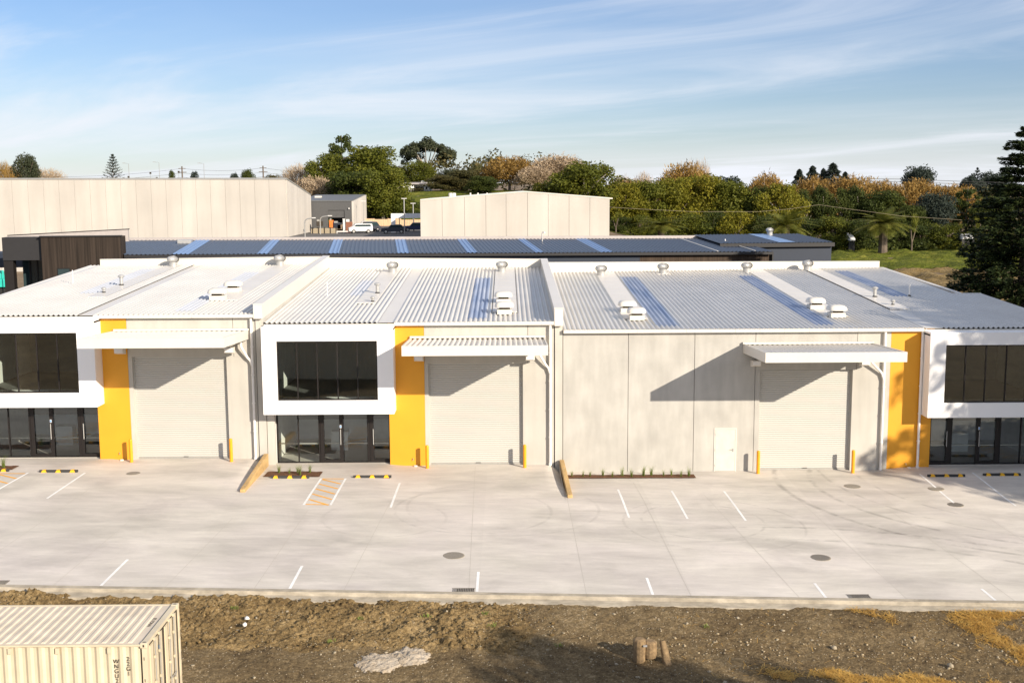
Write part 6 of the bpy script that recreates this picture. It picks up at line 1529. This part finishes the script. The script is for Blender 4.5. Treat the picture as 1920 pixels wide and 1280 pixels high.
# right band, back row
W2 = lambda px, y, Y, w, lf, lb_, k='willow', v=0: tree_at(k, px, y, Y, w, lf, lb_, 'willow_tree' if k == 'willow' else 'bare_tree', group=G1, var=v)
W2(1165, 330, 300, 60, 'twig_pale', 'faint bare tree on the skyline right of the gabled warehouse', 'bare')
W2(1207, 324, 300, 46, 'twig_pale', 'second faint bare tree, just left of the brown mound of trees', 'bare', 1)
W2(1180, 338, 250, 90, 'twig_orange', 'low russet thicket behind the right hand green trees', 'willow', 1)
W2(1285, 308, 250, 104, 'twig_orange', 'brown domed bare tree with pale top in the right skyline', 'willow', 2)
W2(1310, 302, 262, 60, 'twig_pale', 'pale bare crown poking above the brown dome', 'bare')
W2(1438, 327, 240, 82, 'twig_orange', 'orange domed willow right of the dark low tree', 'willow')
W2(1528, 333, 236, 80, 'twig_orange', 'orange willow below the group of dark conifers', 'willow', 1)
W2(1598, 331, 232, 110, 'twig_orange', 'broad orange willow right of the dark conifers', 'willow', 2)
W2(1660, 340, 228, 80, 'twig_orange', 'lower orange willow left of the round dark tree', 'willow')
W2(1722, 338, 222, 110, 'twig_orange', 'broad orange willow in front of the round dark tree', 'willow', 1)
W2(1790, 348, 220, 100, 'twig_orange', 'orange willow nearest the big right hand conifer', 'willow', 2)
C_ = lambda px, y, Y, w, lb_, k='conifer', lf='leaf_grey', v=0, nm='conifer_tree': tree_at(k, px, y, Y, w, lf, lb_, nm, group=G1, var=v)
C_(1357, 331, 262, 84, 'low wide dark tree between brown dome and orange dome', 'dense', 'leaf_grey', 0, 'tree')
C_(1499, 317, 300, 30, 'dark conifer, leftmost of the skyline group')
C_(1524, 311, 300, 34, 'dark conifer, second from left of the skyline group')
C_(1544, 316, 305, 26, 'dark conifer, smallest of the skyline group', v=1)
C_(1562, 306, 300, 44, 'dark conifer, tallest of the skyline group', v=1)
C_(1585, 322, 300, 26, 'dark conifer, rightmost of the skyline group')
C_(1725, 313, 290, 64, 'round topped dark tree alone on the right skyline', 'dense', 'leaf_grey', 1, 'tree')
C_(1713, 327, 292, 50, 'dark lower tree leaning left of the round topped one', 'bush', 'leaf_grey', 0, 'tree')
C_(1833, 314, 270, 40, 'slender Norfolk pine on the right skyline', 'norfolk', 'leaf_grey', 0, 'norfolk_pine')
C_(1825, 328, 266, 56, 'spreading grey tree in front of the slender Norfolk pine', 'umbrella', 'leaf_grey', 0, 'tree')
C_(1866, 324, 268, 70, 'grey green tree right of the slender Norfolk pine', 'dense', 'leaf_grey', 2, 'tree')
# right band, middle row
R_ = lambda px, y, Y, w, lf, lb_, k='dense', v=0, nm='tree', **kw: tree_at(k, px, y-2, Y, w, lf, lb_, nm, 'shrub' if nm == 'shrub' else 'tree', group=G2, var=v, **kw)
R_(1168, 345, 186, 76, 'leaf_yellow', 'yellow green tree at the right edge of the gabled warehouse')
R_(1212, 341, 190, 84, 'leaf_mid', 'green tree second right of the gabled warehouse', v=1)
R_(1262, 336, 192, 84, 'leaf_yellow', 'bright yellow green tree with upright limbs below the brown dome', v=1)
R_(1315, 332, 194, 92, 'leaf_yellow', 'tall yellow green tree right below the brown dome', v=2)
R_(1372, 344, 192, 92, 'leaf_mid', 'green tree below the low wide dark tree', v=2)
R_(1418, 352, 190, 60, 'leaf_dark', 'dark green tree left of the white limbed one', 'tall')
R_(1462, 347, 186, 90, 'leaf_yellow', 'green tree with white branching limbs, right of centre in the band', 'round', 1, trunk='trunk_pale')
for i, (px_, w_, y_, lb_) in enumerate(((1512, 42, 358, 'narrow dark tree, first of the pale trunked row'), (1545, 48, 352, 'narrow dark tree, second of the pale trunked row'), (1580, 48, 355, 'narrow dark tree, third of the pale trunked row'), (1612, 50, 352, 'narrow dark tree, fourth of the pale trunked row'))):
    R_(px_, y_, 192, w_, 'leaf_dark', lb_, 'tall', i % 2, trunk='trunk_pale')
R_(1655, 360, 190, 86, 'leaf_dark', 'dark olive green tree behind the middle palm', v=1)
R_(1757, 364, 186, 70, 'leaf_grey', 'blue grey tree right of the middle palm', 'round', 2)
R_(1815, 357, 190, 84, 'leaf_dark', 'spreading green conifer left of the big near conifer', 'ragged', 1)
R_(1868, 372, 186, 80, 'leaf_dark', 'dark tree half hidden by the big near conifer', 'dense', 2)
R_(1705, 388, 184, 70, 'leaf_dark', 'dark shaded tree between the middle palm and the grey tree', 'dense', 0)
# right band, front row
for px_, y_, w_, lf, v_, lb_ in ((1160, 408, 56, 'leaf_dark', 0, 'dark shrub at the corner of the gabled warehouse'), (1200, 405, 50, 'leaf_mid', 1, 'green shrub left of the first palm'), (1290, 402, 76, 'leaf_mid', 2, 'green shrub right of the first palm'), (1335, 398, 60, 'leaf_dark', 0, 'dark shrub below the tall yellow green tree'),
                             (1385, 396, 80, 'leaf_yellow', 1, 'yellowish shrub with pale stems, left of the second palm'), (1430, 405, 56, 'leaf_dark', 2, 'dark shrub touching the second palm on its left'), (1520, 412, 70, 'leaf_dark', 0, 'dark round shrub right of the second palm'), (1560, 408, 84, 'leaf_mid', 1, 'large leafy shrub behind the navy shed corner'),
                             (1605, 414, 70, 'leaf_dark', 2, 'dark shrub left of the middle palm'), (1690, 428, 50, 'leaf_dark', 0, 'low dark shrub right of the middle palm trunk'), (1728, 424, 74, 'leaf_dark', 1, 'dark shrub right of the yellow yucca'), (1775, 420, 80, 'leaf_mid', 2, 'broad leafy shrub in the right hedge before the grey tree'), (1812, 440, 66, 'leaf_dark', 0, 'low dark shrub in front of the pale roofed hut'), (1858, 430, 80, 'leaf_dark', 1, 'dark shrub behind the big near conifer')):
    R_(px_, y_, 172, w_, lf, lb_, 'bush', v_, 'shrub')
for px_, y_, w_, Y_, v_, lb_ in ((1240, 394, 96, 160, 0, 'squat date palm left of the navy shed, first of the palms'), (1474, 382, 104, 160, 1, 'date palm rising behind the navy shed roof'), (1658, 380, 112, 160, 0, 'tall date palm standing before the dark hedge, middle of the field edge'), (1853, 412, 76, 160, 1, 'palm half hidden behind the big near conifer')):
    tree_at('palm', px_, y_+10, Y_, w_, 'palm_leaf', lb_, 'palm_tree', 'palm', v_, 'date palms along the field edge')
for px_, y_, w_, lb_ in ((1155, 396, 34, 'yellow green yucca at the corner of the gabled warehouse'), (1712, 398, 40, 'bright yellow yucca right of the middle palm'), (1836, 394, 34, 'yellow yucca left of the big near conifer')):
    tree_at('yucca', px_, y_, 167, w_, 'yucca_leaf', lb_, 'yucca', 'yucca', 0, 'yuccas in the hedge')
# far wood closing the view behind everything
r = np.random.default_rng(5); C = []; Rd = []
for x in np.arange(-20, 190, 2.6):
    for k in range(3):
        Y = 245+r.uniform(-8, 8)+.15*abs(x); C.append([x+r.normal(0, 1), Y, T(x, Y)+r.uniform(1, 9)]); Rd.append(r.uniform(2.0, 3.2))
V, Q = leaves(np.array(C), np.array(Rd)/14, 70, .028, 3) if False else (None, None)
Vs = []
for c, R in zip(C, Rd):
    d = r.normal(size=(90, 3)); d /= np.linalg.norm(d, axis=1)[:, None]; cc = np.array(c)+d*R*r.uniform(.6, 1.1, (90, 1)); a = r.normal(size=(90, 3)); a /= np.linalg.norm(a, axis=1)[:, None]; b = np.cross(a, d); s = r.uniform(.25, .55, (90, 1))
    Vs.append(np.stack([cc-a*s, cc-b*s*.7, cc+a*s, cc+b*s*.7], 1).reshape(-1, 3))
V = np.concatenate(Vs); tag(npmesh('far_wood', V, np.arange(len(V)).reshape(-1, 4), 'leaf_olive'), kind='stuff')
Vs = []
for i in range(420):       # low ground cover under the hedge
    x = r.uniform(28, 110); Y = r.uniform(168, 186); R = r.uniform(.8, 2.2); c = np.array([x, Y, T(x, Y)+R*.5])
    d = r.normal(size=(70, 3)); d /= np.linalg.norm(d, axis=1)[:, None]; cc = c+d*R*r.uniform(.6, 1.1, (70, 1))*[1, 1, .7]; a = r.normal(size=(70, 3)); a /= np.linalg.norm(a, axis=1)[:, None]; b = np.cross(a, d); s = r.uniform(.15, .35, (70, 1))
    Vs.append(np.stack([cc-a*s, cc-b*s*.7, cc+a*s, cc+b*s*.7], 1).reshape(-1, 3))
V = np.concatenate(Vs); tag(npmesh('undergrowth', V, np.arange(len(V)).reshape(-1, 4), 'leaf_dark'), kind='stuff')

# near conifers: layered boughs that sweep out and sag
def big_conifer(name, x, y, zb_, h, rad, seed, label, levels=46, per=9, leaf='leaf_pine', dens=1.0, group=None, t0=.06):
    r = np.random.default_rng(seed); e = empty(name, (x, y, zb_), label, 'conifer', group); V = []; br = MB()
    br.tube([(0, 0, 0), (0, 0, h*.5), (0, 0, h*.97)], [h*.022, h*.014, h*.003], 10); tr = br.build('trunk', 'trunk', e); bm_ = MB()
    for k in range(levels):
        t = t0+(1-t0)*(k+r.uniform(0, .8))/levels; z = h*t; L0 = rad*(1-t)**.72+.25
        for j in range(per):
            a = j*6.283/per+k*1.1+r.normal(0, .2); L_ = L0*r.uniform(.62, 1.12); up_ = .28-.25*(1-t); n_ = int(L_*16*dens)+6
            s = np.sqrt(r.uniform(.04, 1, n_)); side = r.normal(0, 1, n_)*.10*L_*(1.15-s)+r.normal(0, .05, n_)
            px_ = s*L_; pz = z+L_*(up_*s-.22*s*s+.06*s**4)+r.normal(0, .045+.012*L_, n_)-np.abs(side)*.15
            ca, sa = math.cos(a), math.sin(a); c = np.stack([px_*ca-side*sa, px_*sa+side*ca, pz], 1)
            yw = a+r.normal(0, .6, n_); ax = np.stack([np.cos(yw), np.sin(yw), r.normal(.08, .3, n_)], 1)*r.uniform(.10, .22, (n_, 1)); sd_ = np.stack([-np.sin(yw), np.cos(yw), r.normal(0, .5, n_)], 1)*r.uniform(.03, .065, (n_, 1))
            V.append(np.stack([c-ax, c-sd_, c+ax, c+sd_], 1).reshape(-1, 3))
            bm_.tube([(0, 0, z), (.5*L_*ca, .5*L_*sa, z+L_*(up_*.5-.055)), (.9*L_*ca, .9*L_*sa, z+L_*(up_*.9-.17))], [.05, .03, .012], 4)
    V = np.concatenate(V); c = npmesh('foliage', V, np.arange(len(V)).reshape(-1, 4), leaf, e); bm_.build('boughs', 'trunk', e); return e
pc = at(1932, 236, 27)
big_conifer('macrocarpa_tree', pc.x, 27, -.6, pc.z+.6, 7.2, 4, 'big dark near conifer with layered boughs filling the right edge', levels=54, per=12, dens=3.6)
# trees standing outside the view whose shade falls into it
tree_at('dense', 960, 354, -19, 10, 'leaf_dark', 'big broad tree standing off to the right of the yard', 'shade_tree', trunk='trunk')
sh1 = bpy.data.objects['shade_tree']; sh1.location = (45.6, -18.0, -1.2); sh1.scale = (15.2, 15.2, 21)
sh2 = copy_thing(sh1, (52.5, -13.5, -1.2), 2.1, (18, 18, 23), 'second broad tree off to the right, nearer the building line')
sh5 = copy_thing(sh1, (38.8, -11.2, -1.0), 3.0, (12.5, 12.5, 12.5), 'lowest broad tree off to the right, closest to the yard')
sh4 = copy_thing(sh1, (43.5, -13.0, -1.2), 1.0, (13.5, 13.5, 18.5), 'unseen copy of the broad tree, added against the first to thicken its shade')  # extra copy added out of view to make the right-hand shade denser
sh3 = copy_thing(sh1, (55.5, -24, -1.2), 4.0, (18, 18, 25), 'third broad tree off to the right, furthest from the building')
big_conifer('shade_conifer', 26.6, -50.2, -1.0, 16.0, 5.2, 10, 'left of three slim conifers outside the right of the view', levels=38, per=10, dens=5)
big_conifer('shade_conifer', 30.0, -50.6, -1.0, 14.8, 5.0, 12, 'middle of three slim conifers outside the right of the view', levels=38, per=10, dens=5)
big_conifer('shade_conifer', 34.2, -51.6, -1.0, 14.0, 4.6, 13, 'right of three slim conifers outside the right of the view', levels=38, per=10, dens=5)
for k_, (x_, y_, w_, h_) in enumerate(((27.2, -51.9, 6.5, 15.9), (31.0, -53.6, 4.5, 16.6), (32.0, -51.2, 6.5, 15.2))):  # round crowns added by the conifers to deepen their shadow on the dirt
    copy_thing(sh1, (x_, y_, -1.3), k_*1.3, (w_, w_, h_), ('leftmost', 'rear', 'rightmost')[k_]+' of three unseen round crowned trees added to deepen the dirt shadow')
